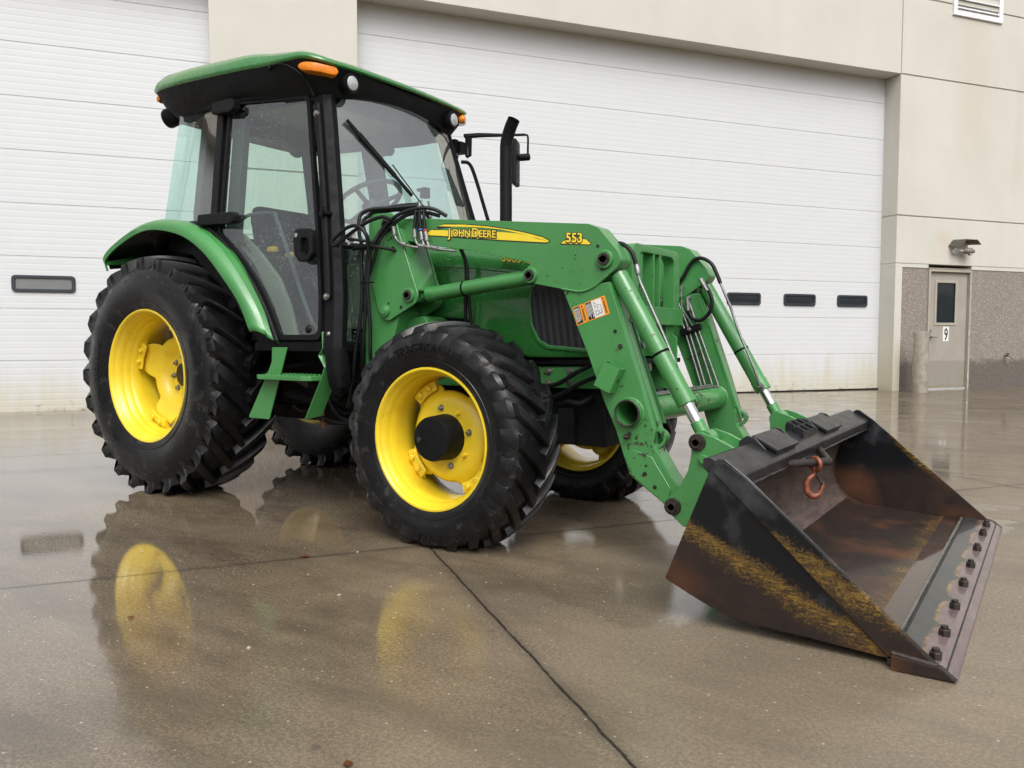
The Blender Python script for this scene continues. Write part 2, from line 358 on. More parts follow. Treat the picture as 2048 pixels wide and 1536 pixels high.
def ground_mat():
    m, nt, b, out = new_mat('wet_concrete_slab'); nb = NB(nt); vec = nb.coord('Object'); x, y, z = nb.sep(vec)[:3]
    n1 = nb.noise(.55, 6, .62, vec); n2 = nb.noise(4.5, 6, .65, vec); n3 = nb.noise(80, 5, .75, vec); n4 = nb.noise(170, 3, .65, vec)
    c = nb.mix(nb.ramp(n1, .36, .64), (.050, .035, .020), (.175, .133, .085))
    c = nb.mix(nb.ramp(n2, .35, .72, 0., .75), c, (.080, .057, .036))
    c = nb.mix(nb.ramp(n3, .44, .70, 0., .65), c, (.32, .25, .165))
    c = nb.mix(nb.ramp(n4, .56, .72, 0., .7), c, (.42, .36, .27))
    c = nb.mix(nb.ramp(n4, .44, .30, 0., .7), c, (.035, .026, .018))
    stn = nb.noise(2.4, 5, .65, nb.coord('Object', scale=(.55, 1.7, 1), rot=(0, 0, radians(-34)), loc=(5, 3, 0)))
    c = nb.mix(nb.ramp(stn, .46, .66, 0., .62), c, (.058, .042, .026))     # darker water stains
    # sparse pale aggregate grains and dark spots
    g = nb.voro(38, vec); gc = nb.sep(nb.voro(38, vec, out='Color'))[0]
    c = nb.mix(nb.math('MULTIPLY', nb.ramp(g, .10, .16, 1., 0.), nb.ramp(gc, .80, .86)), c, (.45, .42, .36))
    sp = nb.voro(6, vec); spc = nb.sep(nb.voro(6, vec, out='Color'))[1]
    c = nb.mix(nb.math('MULTIPLY', nb.ramp(nb.math('ADD', sp, nb.math('MULTIPLY', n3, .12)), .10, .17, .6, 0.), nb.ramp(spc, .80, .84)), c, (.03, .024, .02))
    # broom / drag scuffs
    sc = nb.noise(14, 4, .6, nb.coord('Object', scale=(.5, 3.2, 1), rot=(0, 0, radians(-32))))
    c = nb.mix(nb.math('MULTIPLY', nb.ramp(sc, .60, .72, 0., .5), nb.ramp(nb.noise(1.3, 3, .5, nb.coord('Object', loc=(2, 6, 0))), .48, .62)), c, (.045, .034, .024))
    # saw-cut joints between the slabs
    def joint(px, py, ang, w):
        nx, ny = -sin(ang), cos(ang)
        d = nb.math('ADD', nb.math('MULTIPLY', nb.math('SUBTRACT', x, px), nx), nb.math('MULTIPLY', nb.math('SUBTRACT', y, py), ny))
        d = nb.math('ADD', d, nb.math('MULTIPLY', nb.math('SUBTRACT', nb.noise(9, 5, .7, vec), .5), .022))
        return nb.math('ABSOLUTE', d), w
    ang1 = math.atan2(-1.995+.814, 3.836-2.243); ang2 = math.atan2(-.195+1.609, 2.593-1.672)
    js = [joint(2.243, -.814, ang1, .0052), joint(1.672, -1.609, ang2, .0048), joint(2.243+3.9*cos(ang2), -.814+3.9*sin(ang2), ang1, .006),
          joint(2.243-3.9*cos(ang2), -.814-3.9*sin(ang2), ang1, .006), joint(1.672-3.9*cos(ang1), -1.609-3.9*sin(ang1), ang2, .006)]
    jm = None; jh = None
    for d, w in js:
        a = nb.ramp(d, w*.5, w*1.3, 1., 0.); jm = a if jm is None else nb.math('MAXIMUM', jm, a)
        s_ = nb.ramp(d, w, w*9, .35, 0., 'SMOOTHSTEP'); jh = s_ if jh is None else nb.math('MAXIMUM', jh, s_)
    jn = nb.math('MULTIPLY', jm, nb.ramp(nb.noise(24, 4, .6, vec), .3, .5, .45, 1.))
    # water film: standing water behind / beside the tractor, thinner and drier towards the right foreground
    wn = nb.noise(1.1, 5, .6, nb.coord('Object', scale=(.8, 1.5, 1), rot=(0, 0, radians(-35))))
    far = nb.ramp(nb.math('ADD', nb.math('MULTIPLY', x, -.574), nb.math('MULTIPLY', y, .819)), -3.6, .6)   # 0 near camera -> 1 by the wall
    rt = nb.ramp(nb.math('ADD', nb.math('MULTIPLY', x, .819), nb.math('MULTIPLY', y, .574)), .35, 2.5)     # 1 to the right
    wet = nb.math('ADD', nb.math('ADD', nb.math('MULTIPLY', far, .55), nb.math('MULTIPLY', rt, -.62)), nb.math('ADD', .30, nb.math('MULTIPLY', nb.math('SUBTRACT', wn, .5), .9)))
    c = nb.mix(nb.ramp(wet, .22, -.15, 0., .34), c, nb.mix(n3, (.17, .138, .098), (.38, .32, .24)))     # drier, paler concrete
    c = nb.mix(jh, c, (.06, .048, .036)); c = nb.mix(jn, c, (.016, .012, .010))
    nb.put(b.inputs['Base Color'], c)
    b.inputs['Roughness'].default_value = .62; b.inputs['Specular IOR Level'].default_value = .25
    film = nb.ramp(wet, -.1, .4, .45, 1.)
    rough = nb.ramp(wet, -.12, .34, .22, .018)
    # a few true puddles
    pud = nb.ramp(nb.math('ADD', nb.noise(1.7, 4, .55, nb.coord('Object', loc=(4.2, 1.7, 0))), nb.math('MULTIPLY', nb.math('SUBTRACT', n2, .5), .10)), .565, .60)
    pud = nb.math('MULTIPLY', pud, nb.ramp(far, .30, .5))
    for px, py, r in ((2.78, -.23, .22), (3.09, -.98, .20), (3.36, -.95, .26), (2.50, -.50, .26), (2.95, .25, .45), (2.6, .4, .4)):   # low spots that hold water
        dd = nb.math('SQRT', nb.math('ADD', nb.math('POWER', nb.math('SUBTRACT', x, px), 2.), nb.math('POWER', nb.math('SUBTRACT', y, py), 2.)))
        dd = nb.math('ADD', dd, nb.math('MULTIPLY', nb.math('SUBTRACT', nb.noise(6, 5, .6, vec), .5), .5))
        pud = nb.math('MAXIMUM', pud, nb.ramp(dd, r-.03, r, 1., 0.))
    rough = nb.math('MULTIPLY', rough, nb.ramp(pud, 0., 1., 1., .25))
    nb.put(b.inputs['Coat Weight'], nb.math('MULTIPLY', nb.math('MAXIMUM', film, pud), nb.math('SUBTRACT', 1., nb.math('MULTIPLY', jm, .8))))
    nb.put(b.inputs['Coat Roughness'], rough); b.inputs['Coat IOR'].default_value = 1.72
    rip = nb.noise(26, 3, .55, nb.coord('Object', scale=(1, 1, 1)))
    rip2 = nb.math('ADD', nb.math('MULTIPLY', rip, .5), nb.math('MULTIPLY', nb.noise(110, 4, .65, vec), .35))
    cb = nb.n('ShaderNodeBump'); cb.inputs['Distance'].default_value = .004; nb.link(rip2, cb.inputs['Height'])
    nb.put(cb.inputs['Strength'], nb.ramp(wet, .0, .5, .16, .03))
    nb.link(cb.outputs[0], b.inputs['Coat Normal'])
    h = nb.math('SUBTRACT', nb.math('ADD', nb.math('MULTIPLY', n3, .6), n4), nb.math('MULTIPLY', jm, 3.))
    nb.link(nb.bump(h, .35, .004), b.inputs['Normal'])
    return m
M['ground'] = ground_mat()

# ------------------------------------------------------------------ geometry helpers
def finish(name, bm, mat, parent=None, smooth=35, bevel=0, seg=2, normals=True):
    if normals: bmesh.ops.recalc_face_normals(bm, faces=bm.faces[:])
    if bevel:
        ed = [e for e in bm.edges if len(e.link_faces) == 2 and e.calc_face_angle(0) > radians(28)]
        if ed: bmesh.ops.bevel(bm, geom=ed, offset=bevel, segments=seg, affect='EDGES', clamp_overlap=True, profile=.5)
    me = bpy.data.meshes.new(name); bm.to_mesh(me); bm.free()
    mats = mat if isinstance(mat, list) else [mat]
    for m in mats: me.materials.append(m)
    if smooth:
        me.shade_smooth(); me.set_sharp_from_angle(angle=radians(smooth))
    o = bpy.data.objects.new(name, me); COL.objects.link(o)
    if bevel:
        wn = o.modifiers.new('flat_faces', 'WEIGHTED_NORMAL'); wn.keep_sharp = True; wn.weight = 100
    if parent is not None: o.parent = parent
    return o

def empty(name, loc=(0, 0, 0), parent=None):
    o = bpy.data.objects.new(name, None); COL.objects.link(o); o.location = loc
    o.empty_display_size = .2
    if parent is not None: o.parent = parent
    return o

def tag(o, label=None, cat=None, group=None, kind=None):
    for k, v in (('label', label), ('category', cat), ('group', group), ('kind', kind)):
        if v: o[k] = v
    return o

def B(): return bmesh.new()

def box(bm, c, s, rot=None, mi=0):
    vs = []
    for dx in (-.5, .5):
        for dy in (-.5, .5):
            for dz in (-.5, .5):
                p = V((dx*s[0], dy*s[1], dz*s[2]))
                if rot is not None: p = rot @ p
                vs.append(bm.verts.new(V(c)+p))
    for f in ((0, 1, 3, 2), (4, 6, 7, 5), (0, 4, 5, 1), (2, 3, 7, 6), (0, 2, 6, 4), (1, 5, 7, 3)):
        bm.faces.new([vs[i] for i in f]).material_index = mi
    return vs

def prism(bm, poly, fn, a, b, mi=0):
    """polygon of 2D points extruded between parameters a and b; fn(u, v, w) -> 3D point"""
    A = [bm.verts.new(fn(u, v, a)) for u, v in poly]; Bq = [bm.verts.new(fn(u, v, b)) for u, v in poly]
    bm.faces.new(A).material_index = mi; bm.faces.new(Bq[::-1]).material_index = mi
    n = len(poly)
    for i in range(n):
        j = (i+1) % n
        bm.faces.new((A[i], A[j], Bq[j], Bq[i])).material_index = mi

XZ = lambda u, v, w: (u, w, v)
def wallfn(off=0.):
    """u along the wall, v up, w outwards from the wall face"""
    def f(u, v, w): 
        p = WT*u + WN*(WD-REC-w+off); return (p.x, p.y, v)
    return f
W0 = wallfn()

def frame_of(d, up=V((0, 0, 1))):
    d = d.normalized()
    if abs(d.dot(up)) > .97: up = V((1, 0, 0))
    a = d.cross(up).normalized(); return a, a.cross(d).normalized()

def tube(bm, pts, r, seg=10, caps=True, mi=0, closed=False):
    pts = [V(p) for p in pts]; n = len(pts); rs = r if isinstance(r, (list, tuple)) else [r]*n
    rings = []; a0 = None
    for i, p in enumerate(pts):
        if closed: d = pts[(i+1) % n]-pts[i-1]
        else: d = pts[min(i+1, n-1)]-pts[max(i-1, 0)]
        d.normalize()
        if a0 is None: a, b_ = frame_of(d)
        else:
            a = (a0-d*a0.dot(d)).normalized(); b_ = d.cross(a)*-1
        a0 = a
        rings.append([bm.verts.new(p+(a*cos(t)+b_*sin(t))*rs[i]) for t in [2*pi*k/seg for k in range(seg)]])
    for i in range(n if closed else n-1):
        A, C = rings[i], rings[(i+1) % n]
        for k in range(seg):
            bm.faces.new((A[k], A[(k+1) % seg], C[(k+1) % seg], C[k])).material_index = mi
    if caps and not closed:
        bm.faces.new(rings[0][::-1]).material_index = mi; bm.faces.new(rings[-1]).material_index = mi
    return rings

def smooth_path(pts, n=6):
    pts = [V(p) for p in pts]; out = []
    P = [pts[0]*2-pts[1]]+pts+[pts[-1]*2-pts[-2]]
    for i in range(1, len(P)-2):
        p0, p1, p2, p3 = P[i-1:i+3]
        for k in range(n):
            t = k/n
            out.append(.5*((2*p1)+(p2-p0)*t+(2*p0-5*p1+4*p2-p3)*t*t+(3*p1-p0-3*p2+p3)*t**3))
    out.append(pts[-1]); return out

def cyl(bm, p, q, r, seg=20, r2=None, mi=0):
    return tube(bm, [p, q], [r, r if r2 is None else r2], seg, mi=mi)

def lathe(bm, prof, fn, seg=64, closed=False, mi=0, a0=0, a1=2*pi):
    """prof: list of (axial, radius); fn(axial, radius, angle) -> point"""
    full = abs(a1-a0-2*pi) < 1e-6; N = seg if full else seg+1
    rings = [[bm.verts.new(fn(y, r, a0+(a1-a0)*k/seg)) for k in range(N)] for y, r in prof]
    L = len(prof)
    for i in range(L if closed else L-1):
        A, C = rings[i], rings[(i+1) % L]
        for k in range(seg):
            j = (k+1) % N
            bm.faces.new((A[k], A[j], C[j], C[k])).material_index = mi
    return rings

def hexbolt(bm, p, axis, r, h, washer=True, shank=0, mi=0):
    p = V(p); d = V(axis).normalized()
    if washer: cyl(bm, p, p+d*h*.18, r*1.45, 16, mi=mi); p = p+d*h*.18
    tube(bm, [p, p+d*h*.85, p+d*h], [r, r, r*.86], 6, mi=mi)
    if shank: cyl(bm, p+d*h, p+d*(h+shank), r*.55, 10, mi=mi)

def text_polys(body, size, extrude=0., align='LEFT', res=3, bold=0.):
    cu = bpy.data.curves.new('lettering', 'FONT'); cu.body = body; cu.size = size; cu.extrude = extrude
    cu.align_x = align; cu.resolution_u = res; cu.offset = bold
    o = bpy.data.objects.new('lettering', cu); COL.objects.link(o)
    dg = bpy.context.evaluated_depsgraph_get(); dg.update()
    me = bpy.data.meshes.new_from_object(o.evaluated_get(dg))
    bpy.data.objects.remove(o); bpy.data.curves.remove(cu)
    return me

def text_obj(name, body, size, fn, mat, parent, extrude=.0008, align='LEFT', bold=0., sx=1., shear=0.):
    """lettering laid on a surface: fn(u, v, w) -> point, w outwards"""
    me = text_polys(body, size, max(extrude, 1e-5), align, bold=bold)
    for v in me.vertices:
        u, w_, h = v.co; v.co = fn(u*sx+shear*w_, w_, h)
    me.name = name; me.materials.clear(); me.materials.append(mat)
    o = bpy.data.objects.new(name, me); COL.objects.link(o); o.parent = parent
    return o

def rrect(x0, x1, y0, y1, r, n=4):
    out = []
    for cx, cy, a in ((x1-r, y1-r, 0), (x0+r, y1-r, pi/2), (x0+r, y0+r, pi), (x1-r, y0+r, 1.5*pi)):
        for k in range(n+1): out.append((cx+r*cos(a+k*pi/2/n), cy+r*sin(a+k*pi/2/n)))
    return out

def ring_prism(bm, outer, inner, fn, a, b, mi=0):
    """frame between two outlines with the same point count"""
    n = len(outer)
    Q = [[bm.verts.new(fn(u, v, w)) for u, v in pl] for pl, w in ((outer, a), (outer, b), (inner, b), (inner, a))]
    for i in range(4):
        P, R = Q[i], Q[(i+1) % 4]
        for k in range(n): bm.faces.new((P[k], P[(k+1) % n], R[(k+1) % n], R[k])).material_index = mi

def round_poly(pts, rads, n=5):
    """round the corners of a polygon (rads: one radius or list)"""
    out = []; N = len(pts)
    for i in range(N):
        p = V((*pts[i], 0)); a = V((*pts[i-1], 0)); c = V((*pts[(i+1) % N], 0))
        r = rads[i] if isinstance(rads, (list, tuple)) else rads
        if r <= 0: out.append(pts[i]); continue
        u = (a-p); w = (c-p); lu, lw = u.length, w.length; u.normalize(); w.normalize()
        ang = u.angle(w)
        if ang > 3.0: out.append(pts[i]); continue
        d = min(r/math.tan(ang/2), lu*.48, lw*.48)
        for k in range(n+1):
            t = k/n; q = (p+u*d)*(1-t)**2+p*2*t*(1-t)+(p+w*d)*t*t
            out.append((q.x, q.y))
    return out

# ------------------------------------------------------------------ camera, sky, light
cam = bpy.data.cameras.new('camera'); cam.sensor_width = 36; cam.lens = 1600.2057/2048*36
cam.clip_start = .05; cam.clip_end = 2000
co = bpy.data.objects.new('camera', cam); COL.objects.link(co); scene.camera = co
yaw, pitch, roll = radians(124.299), radians(-3.355), radians(.05)
F = V((cos(yaw)*cos(pitch), sin(yaw)*cos(pitch), sin(pitch))); R = V((sin(yaw), -cos(yaw), 0)); U = R.cross(F)
R, U = R*cos(roll)+U*sin(roll), U*cos(roll)-R*sin(roll)
mw = Matrix((R, U, -F)).transposed().to_4x4(); mw.translation = V((4.5852, -3.5828, .9605)); co.matrix_world = mw

SUN_EL, SUN_AZ = radians(52), math.atan2(-.72, .69)
wd = bpy.data.worlds.new('World'); scene.world = wd; wd.use_nodes = True
nt = wd.node_tree; nt.nodes.clear(); nb = NB(nt)
wo = nb.n('ShaderNodeOutputWorld'); bg = nb.n('ShaderNodeBackground'); sk = nb.n('ShaderNodeTexSky')
sk.sky_type = 'NISHITA'; sk.sun_disc = False; sk.sun_elevation = SUN_EL; sk.sun_rotation = pi/2-SUN_AZ
sk.air_density = 1.; sk.dust_density = 7.; sk.ozone_density = 1.
hs = nb.n('ShaderNodeHueSaturation'); hs.inputs['Saturation'].default_value = .16; hs.inputs['Value'].default_value = 1.
nb.link(sk.outputs[0], hs.inputs['Color'])
# a closed overcast deck: soft, low-contrast cloud structure over the sky's own brightness
cv = nb.coord('Generated', scale=(2.2, 2.2, 5)); cl = nb.ramp(nb.noise(1.6, 4, .5, cv), .3, .7, .86, 1.12)
mul = nb.n('ShaderNodeMix', data_type='RGBA', blend_type='MULTIPLY'); mul.inputs[0].default_value = 1
nb.link(hs.outputs[0], mul.inputs[6]); nb.link(cl, mul.inputs[7])
nb.link(mul.outputs[2], bg.inputs[0]); bg.inputs[1].default_value = .15; nb.link(bg.outputs[0], wo.inputs[0])
sl = bpy.data.lights.new('overcast_sun', 'SUN'); sl.energy = .55; sl.angle = radians(50); sl.color = (1, .985, .965)
so = bpy.data.objects.new('overcast_sun', sl); COL.objects.link(so)
sd = V((cos(SUN_AZ)*cos(SUN_EL), sin(SUN_AZ)*cos(SUN_EL), sin(SUN_EL)))
so.rotation_euler = sd.to_track_quat('Z', 'Y').to_euler()
scene.view_settings.view_transform = 'Standard'; scene.view_settings.look = 'None'
scene.view_settings.exposure = 0.42; scene.view_settings.gamma = 1
scene.cycles.max_bounces = 8; scene.cycles.transparent_max_bounces = 16; scene.cycles.glossy_bounces = 4
scene.cycles.use_denoising = True; scene.cycles.caustics_reflective = False; scene.cycles.caustics_refractive = False
scene.cycles.sample_clamp_indirect = 6

# ------------------------------------------------------------------ ground and far ridge
bm = B()
us = [-400, -120, -40, -15]+[-10+.75*i for i in range(45)]+[30, 60, 150, 400]
ns = [-400, -150, -60, -25, -12, -6, -3, 0, 2, 3.2, 4.0, 4.4, 4.7, 4.96, 5.15, 5.32, 5.5, 6, 8, 12]
def gz(u, n):
    t = min(1, max(0, (n-4.1)/(5.25-4.1))); t = t*t*(3-2*t)
    return t*(.05-.002*min(max(u, -6), 12))
grid = [[None]*len(ns) for _ in us]
for i, u in enumerate(us):
    for j, n in enumerate(ns):
        p = WT*u+WN*n; grid[i][j] = bm.verts.new((p.x, p.y, gz(u, n)))
for i in range(len(us)-1):
    for j in range(len(ns)-1): bm.faces.new((grid[i][j], grid[i+1][j], grid[i+1][j+1], grid[i][j+1]))
g = finish('ground', bm, M['ground'], smooth=60); tag(g, kind='structure')
bm = B()
NH_ = 140
for k in range(NH_):
    a0, a1 = 2*pi*k/NH_, 2*pi*(k+1)/NH_
    def h(k):
        t = 2*pi*(k % NH_)/NH_; return 7.5+3.5*sin(9*t)+2.6*sin(21*t+1)+1.8*sin(52*t)+1.2*sin(91*t)
    q = [(150*cos(a0), 150*sin(a0), -1), (150*cos(a1), 150*sin(a1), -1), (185*cos(a1), 185*sin(a1), h(k+1)), (185*cos(a0), 185*sin(a0), h(k))]
    bm.faces.new([bm.verts.new(p) for p in q])
bmesh.ops.remove_doubles(bm, verts=bm.verts[:], dist=.01)
tag(finish('hills', bm, M['hill'], smooth=80), kind='structure')

# ------------------------------------------------------------------ warehouse
bd = empty('warehouse_building', tuple(WT*6+WN*(WD-REC)))
tag(bd, 'beige precast warehouse with two big white ribbed garage doors behind the tractor', 'warehouse')
bdi = Matrix.Translation(-V(bd.location))
def bpart(name, bm, mat, parent=None, **kw):
    o = finish(name, bm, mat, parent or bd, **kw)
    if parent is None: o.matrix_parent_inverse = bdi
    return o
JS = 10.916; S0, S1 = -.235, 1.592; D0, D1 = 11.69, 12.73
def slab(bm, u0, u1, z0, z1, w0=-.40, w1=0., mi=0): prism(bm, [(u0, z0), (u1, z0), (u1, z1), (u0, z1)], W0, w0, w1, mi)
g2 = .012
for (u0, u1, z0, z1) in (
    (S0, S1, 2.262, 3.083-g2), (S0, S1, 3.083+g2, 5.4892-.004), (S0, S1, 5.4892+g2, 9.5),
    (-14, S0-.0, 5.4892, 9.5), (S1, JS-g2, 5.4892, 9.5),
    (JS+.001, 30, 2.262, 3.083-g2), (JS+.001, 30, 3.083+g2, 5.4892-g2), (JS+g2, 30, 5.4892+g2, 6.818-g2), (JS+g2, 30, 6.818+g2, 9.5)):
    bm = B(); slab(bm, u0, u1, z0, z1); bpart('wall_panel', bm, M['wall'], bevel=.006, seg=2, smooth=50)
for u0, u1 in ((S0+.004, S1-.004), (JS+.005, D0-.002), (D1+.002, 30)):
    bm = B(); slab(bm, u0, u1, 2.19, 2.262, -.39, -.008); bpart('wall_ledge', bm, M['wall'], bevel=.006, seg=2, smooth=50)
for q in ((S0+.01, S1-.01, 2.2, 9.4), (JS+.014, 29, 2.3, 9.4), (JS-.3, JS+.013, 5.5, 9.4)):   # backing seen at the bottom of the joints
    bm = B(); slab(bm, *q, -.38, -.022); bpart('joint_filler', bm, M['wall'], smooth=0)
for u0, u1 in ((S0+.02, S1-.02), (JS+.16, D0), (D1, 30)):
    bm = B(); slab(bm, u0, u1, -.3, 2.19, -.38, -.02); bpart('aggregate_base', bm, M['aggregate'], smooth=0)
for q in ((JS+.001, JS+.158, -.3, 2.19, -.40, -.003), (S1-.018, S1, -.3, 2.188, -.40, -.004), (S0, S0+.018, -.3, 2.188, -.40, -.004)):   # painted returns
    bm = B(); slab(bm, *q); bpart('door_jamb', bm, M['wall'], bevel=.005)
bm = B(); slab(bm, -14, 30, 0, 9.4, -6, -.85); bpart('building_core', bm, M['louver_dark'], smooth=0)

def garage_door(u0, u1, label, wins, panes, zbot):
    bm = B(); H = .6285
    prof = []
    for s_ in range(9):
        z = .045+H*s_
        prof += [(z+.000, -.007), (z+.0039, .0)]
        for k in range(8):
            z0 = z+.004+k*(H-.008)/8; p = (H-.008)/8
            prof += [(z0, .0), (z0+p*.66, .0), (z0+p*.83, -.0011)]
        prof += [(z+H-.003, .0), (z+H-.001, -.007)]
    f = wallfn(REC)
    A = [bm.verts.new(f(u0, z, w)) for z, w in prof]; C = [bm.verts.new(f(u1, z, w)) for z, w in prof]
    for i in range(len(prof)-1): bm.faces.new((A[i], C[i], C[i+1], A[i+1]))
    d = bpart('garage_door', bm, M['door_white'], smooth=0, normals=False); d['label'] = label
    bm = B(); zl, zr = zbot
    for (ua, ub, za, zb) in ((u0, u1, zl, zr),):
        pl = [bm.verts.new(f(u, z, w)) for u, z, w in ((ua, -.02, .03), (ub, -.02, .03), (ub, .052, .03), (ua, .056, .03), (ua, -.02, -.02), (ub, -.02, -.02), (ub, .052, -.02), (ua, .056, -.02))]
        for q in ((0, 1, 2, 3), (4, 7, 6, 5), (3, 2, 6, 7), (0, 4, 5, 1), (0, 3, 7, 4), (1, 5, 6, 2)): bm.faces.new([pl[i] for i in q])
    bpart('bottom_seal', bm, M['seal'], d)
    for (a, b_) in wins:
        bm = B(); ring_prism(bm, rrect(a, b_, 1.498, 1.700, .045), rrect(a+.04, b_-.04, 1.536, 1.662, .022), f, -.03, .022)
        bpart('window_frame', bm, M['frame_dark'], d, bevel=.004, seg=1)
        bm = B(); prism(bm, rrect(a+.035, b_-.035, 1.531, 1.667, .02), f, -.02, .006)
        bpart('window_pane', bm, panes, d)
    return d
garage_door(-14, S0+.25, 'left white garage door with a grey window at its near end', [(-2.505-1.145*i, -1.825-1.145*i) for i in range(3)]+[(-1.36, -.68)], M['grey_pane'], (0, 0))
garage_door(S1-.25, JS+.25, 'wide white garage door with a row of dark windows', [(9.962-1.145*i, 10.632-1.145*i) for i in range(8)], M['dark_pane'], (0, 0))

# side entrance
ed = empty('entry_door', (0, 0, 0), bd); ed.matrix_parent_inverse = bdi
ed['label'] = 'taupe steel door with the number 9'
f = wallfn(.0)
bm = B()
for (u0, u1, z0, z1) in ((D0, D0+.045, -.1, 2.185), (D1-.045, D1, -.1, 2.185), (D0+.045, D1-.045, 2.135, 2.185)): slab(bm, u0, u1, z0, z1, -.2, .012)
slab(bm, D0-.001, D1+.001, 2.186, 2.20, -.2, .02)
finish('door_frame', bm, M['entry_frame'], ed, bevel=.003, seg=1)
bm = B(); a, b_ = 11.93, 12.40
pl = [(D0+.05, .03), (D1-.05, .03), (D1-.05, 2.13), (D0+.05, 2.13)]; il = [(a, 1.215), (b_, 1.215), (b_, 1.955), (a, 1.955)]
ring_prism(bm, pl, il, W0, -.09, -.045); finish('door_leaf', bm, M['entry'], ed, bevel=.002, seg=1)
bm = B(); ring_prism(bm, [(a-.035, 1.18), (b_+.035, 1.18), (b_+.035, 1.99), (a-.035, 1.99)], [(a+.012, 1.227), (b_-.012, 1.227), (b_-.012, 1.943), (a+.012, 1.943)], W0, -.045, -.034)
finish('window_trim', bm, M['entry_frame'], ed, bevel=.003, seg=1)
bm = B(); slab(bm, a, b_, 1.215, 1.955, -.075, -.06); finish('window_pane', bm, M['dark_pane'], ed)
bm = B(); slab(bm, D0+.05, D1-.05, .005, .045, -.1, -.02); finish('kick_strip', bm, M['alu'], ed, bevel=.003)
bm = B()
def wp(u, z, w): return V(W0(u, z, w))
cyl(bm, wp(11.80, .968, -.045), wp(11.80, .968, -.03), .036, 20); cyl(bm, wp(11.80, .968, -.03), wp(11.80, .968, .015), .012, 12)
tube(bm, [wp(11.80, .968, .012), wp(11.86, .968, .016), wp(11.93, .966, .012)], [.012, .010, .009], 10)
finish('lever_handle', bm, M['steel'], ed)
bm = B(); cyl(bm, wp(11.80, 1.075, -.045), wp(11.80, 1.075, -.028), .026, 18); finish('deadbolt', bm, M['steel'], ed)
for z in (1.85, 1.05, .25):
    bm = B(); cyl(bm, wp(D1-.046, z-.055, .018), wp(D1-.046, z+.055, .018), .009, 10); finish('hinge', bm, M['alu'], ed)
bm = B(); slab(bm, 12.12, 12.26, .895, 1.155, -.045, -.043); finish('number_sign', bm, M['warn_white'], ed)
text_obj('number', '9', .30, lambda u, v, w: W0(12.192+u, .918+v, w-.0415), M['decal_black'], ed, .0006, 'CENTER', sx=.62, bold=.004)

# louvre, lamp, bollard, tap
lv = empty('louver_vent', tuple(WT*12.65+WN*(WD-REC)+V((0, 0, 6.66)))); tag(lv, 'white framed louver vent high on the beige wall at the top right', 'vent')
lvi = Matrix.Translation(-V(lv.location)); u0, u1, z0, z1 = 12.05, 13.25, 6.63, 7.75
def lpart(n, bm, m, **k): o = finish(n, bm, m, lv, **k); o.matrix_parent_inverse = lvi; return o
bm = B(); ring_prism(bm, [(u0, z0), (u1, z0), (u1, z1), (u0, z1)], [(u0+.09, z0+.09), (u1-.09, z0+.09), (u1-.09, z1-.09), (u0+.09, z1-.09)], W0, -.02, .035); lpart('frame', bm, M['white_metal'], bevel=.004, seg=1)
bm = B(); slab(bm, u0+.05, u1-.05, z0+.05, z1-.05, -.019, -.004); lpart('throat', bm, M['louver_dark'])
for k in range(6):
    z = z0+.15+k*.155; bm = B()
    q = [bm.verts.new(W0(u, zz, w)) for u, zz, w in ((u0+.09, z+.012, -.002), (u1-.09, z+.012, -.002), (u1-.09, z, .03), (u0+.09, z, .03), (u0+.09, z-.022, .03), (u1-.09, z-.022, .03))]
    bm.faces.new(q[:4]); bm.faces.new((q[3], q[2], q[5], q[4])); lpart('slat', bm, M['white_metal'], smooth=0)

lp = empty('wall_lamp', tuple(WT*12.3+WN*(WD-REC)+V((0, 0, 2.55)))); tag(lp, 'bronze wall lamp under a small hood above the taupe door', 'wall lamp')
lpi = Matrix.Translation(-V(lp.location))
def lampp(n, bm, m, **k): o = finish(n, bm, m, lp, **k); o.matrix_parent_inverse = lpi; return o
bm = B(); f = W0
hood = [[(12.13, 2.60, .0), (12.24, 2.715, .0), (12.50, 2.715, .0), (12.60, 2.635, .0)], [(12.16, 2.575, .26), (12.27, 2.70, .26), (12.53, 2.70, .26), (12.63, 2.615, .26)]]
pa = [bm.verts.new(f(u, z, w)) for u, z, w in hood[0]]; pb = [bm.verts.new(f(u, z, w)) for u, z, w in hood[1]]
for i in range(3): bm.faces.new((pa[i], pa[i+1], pb[i+1], pb[i]))
bmesh.ops.solidify(bm, geom=bm.faces[:], thickness=.006); lampp('hood', bm, M['bronze'], smooth=20)
bm = B(); cyl(bm, wp(12.26, 2.51, 0), wp(12.26, 2.51, .05), .055, 20); tube(bm, [wp(12.26, 2.51, .05), wp(12.29, 2.515, .11), wp(12.36, 2.51, .12)], .018, 10); lampp('mounting_box', bm, M['alu'])
bm = B(); d0, d1 = wp(12.36, 2.515, .11), wp(12.56, 2.50, .17)
tube(bm, [d0, d0.lerp(d1, .2), d0.lerp(d1, .7), d1], [.03, .052, .060, .03], 18); lampp('lamp_head', bm, M['bronze'])
bm = B(); cyl(bm, wp(12.5, 2.46, .16), wp(12.46, 2.447, .158), .03, 14); lampp('lamp_lens', bm, M['lens'])

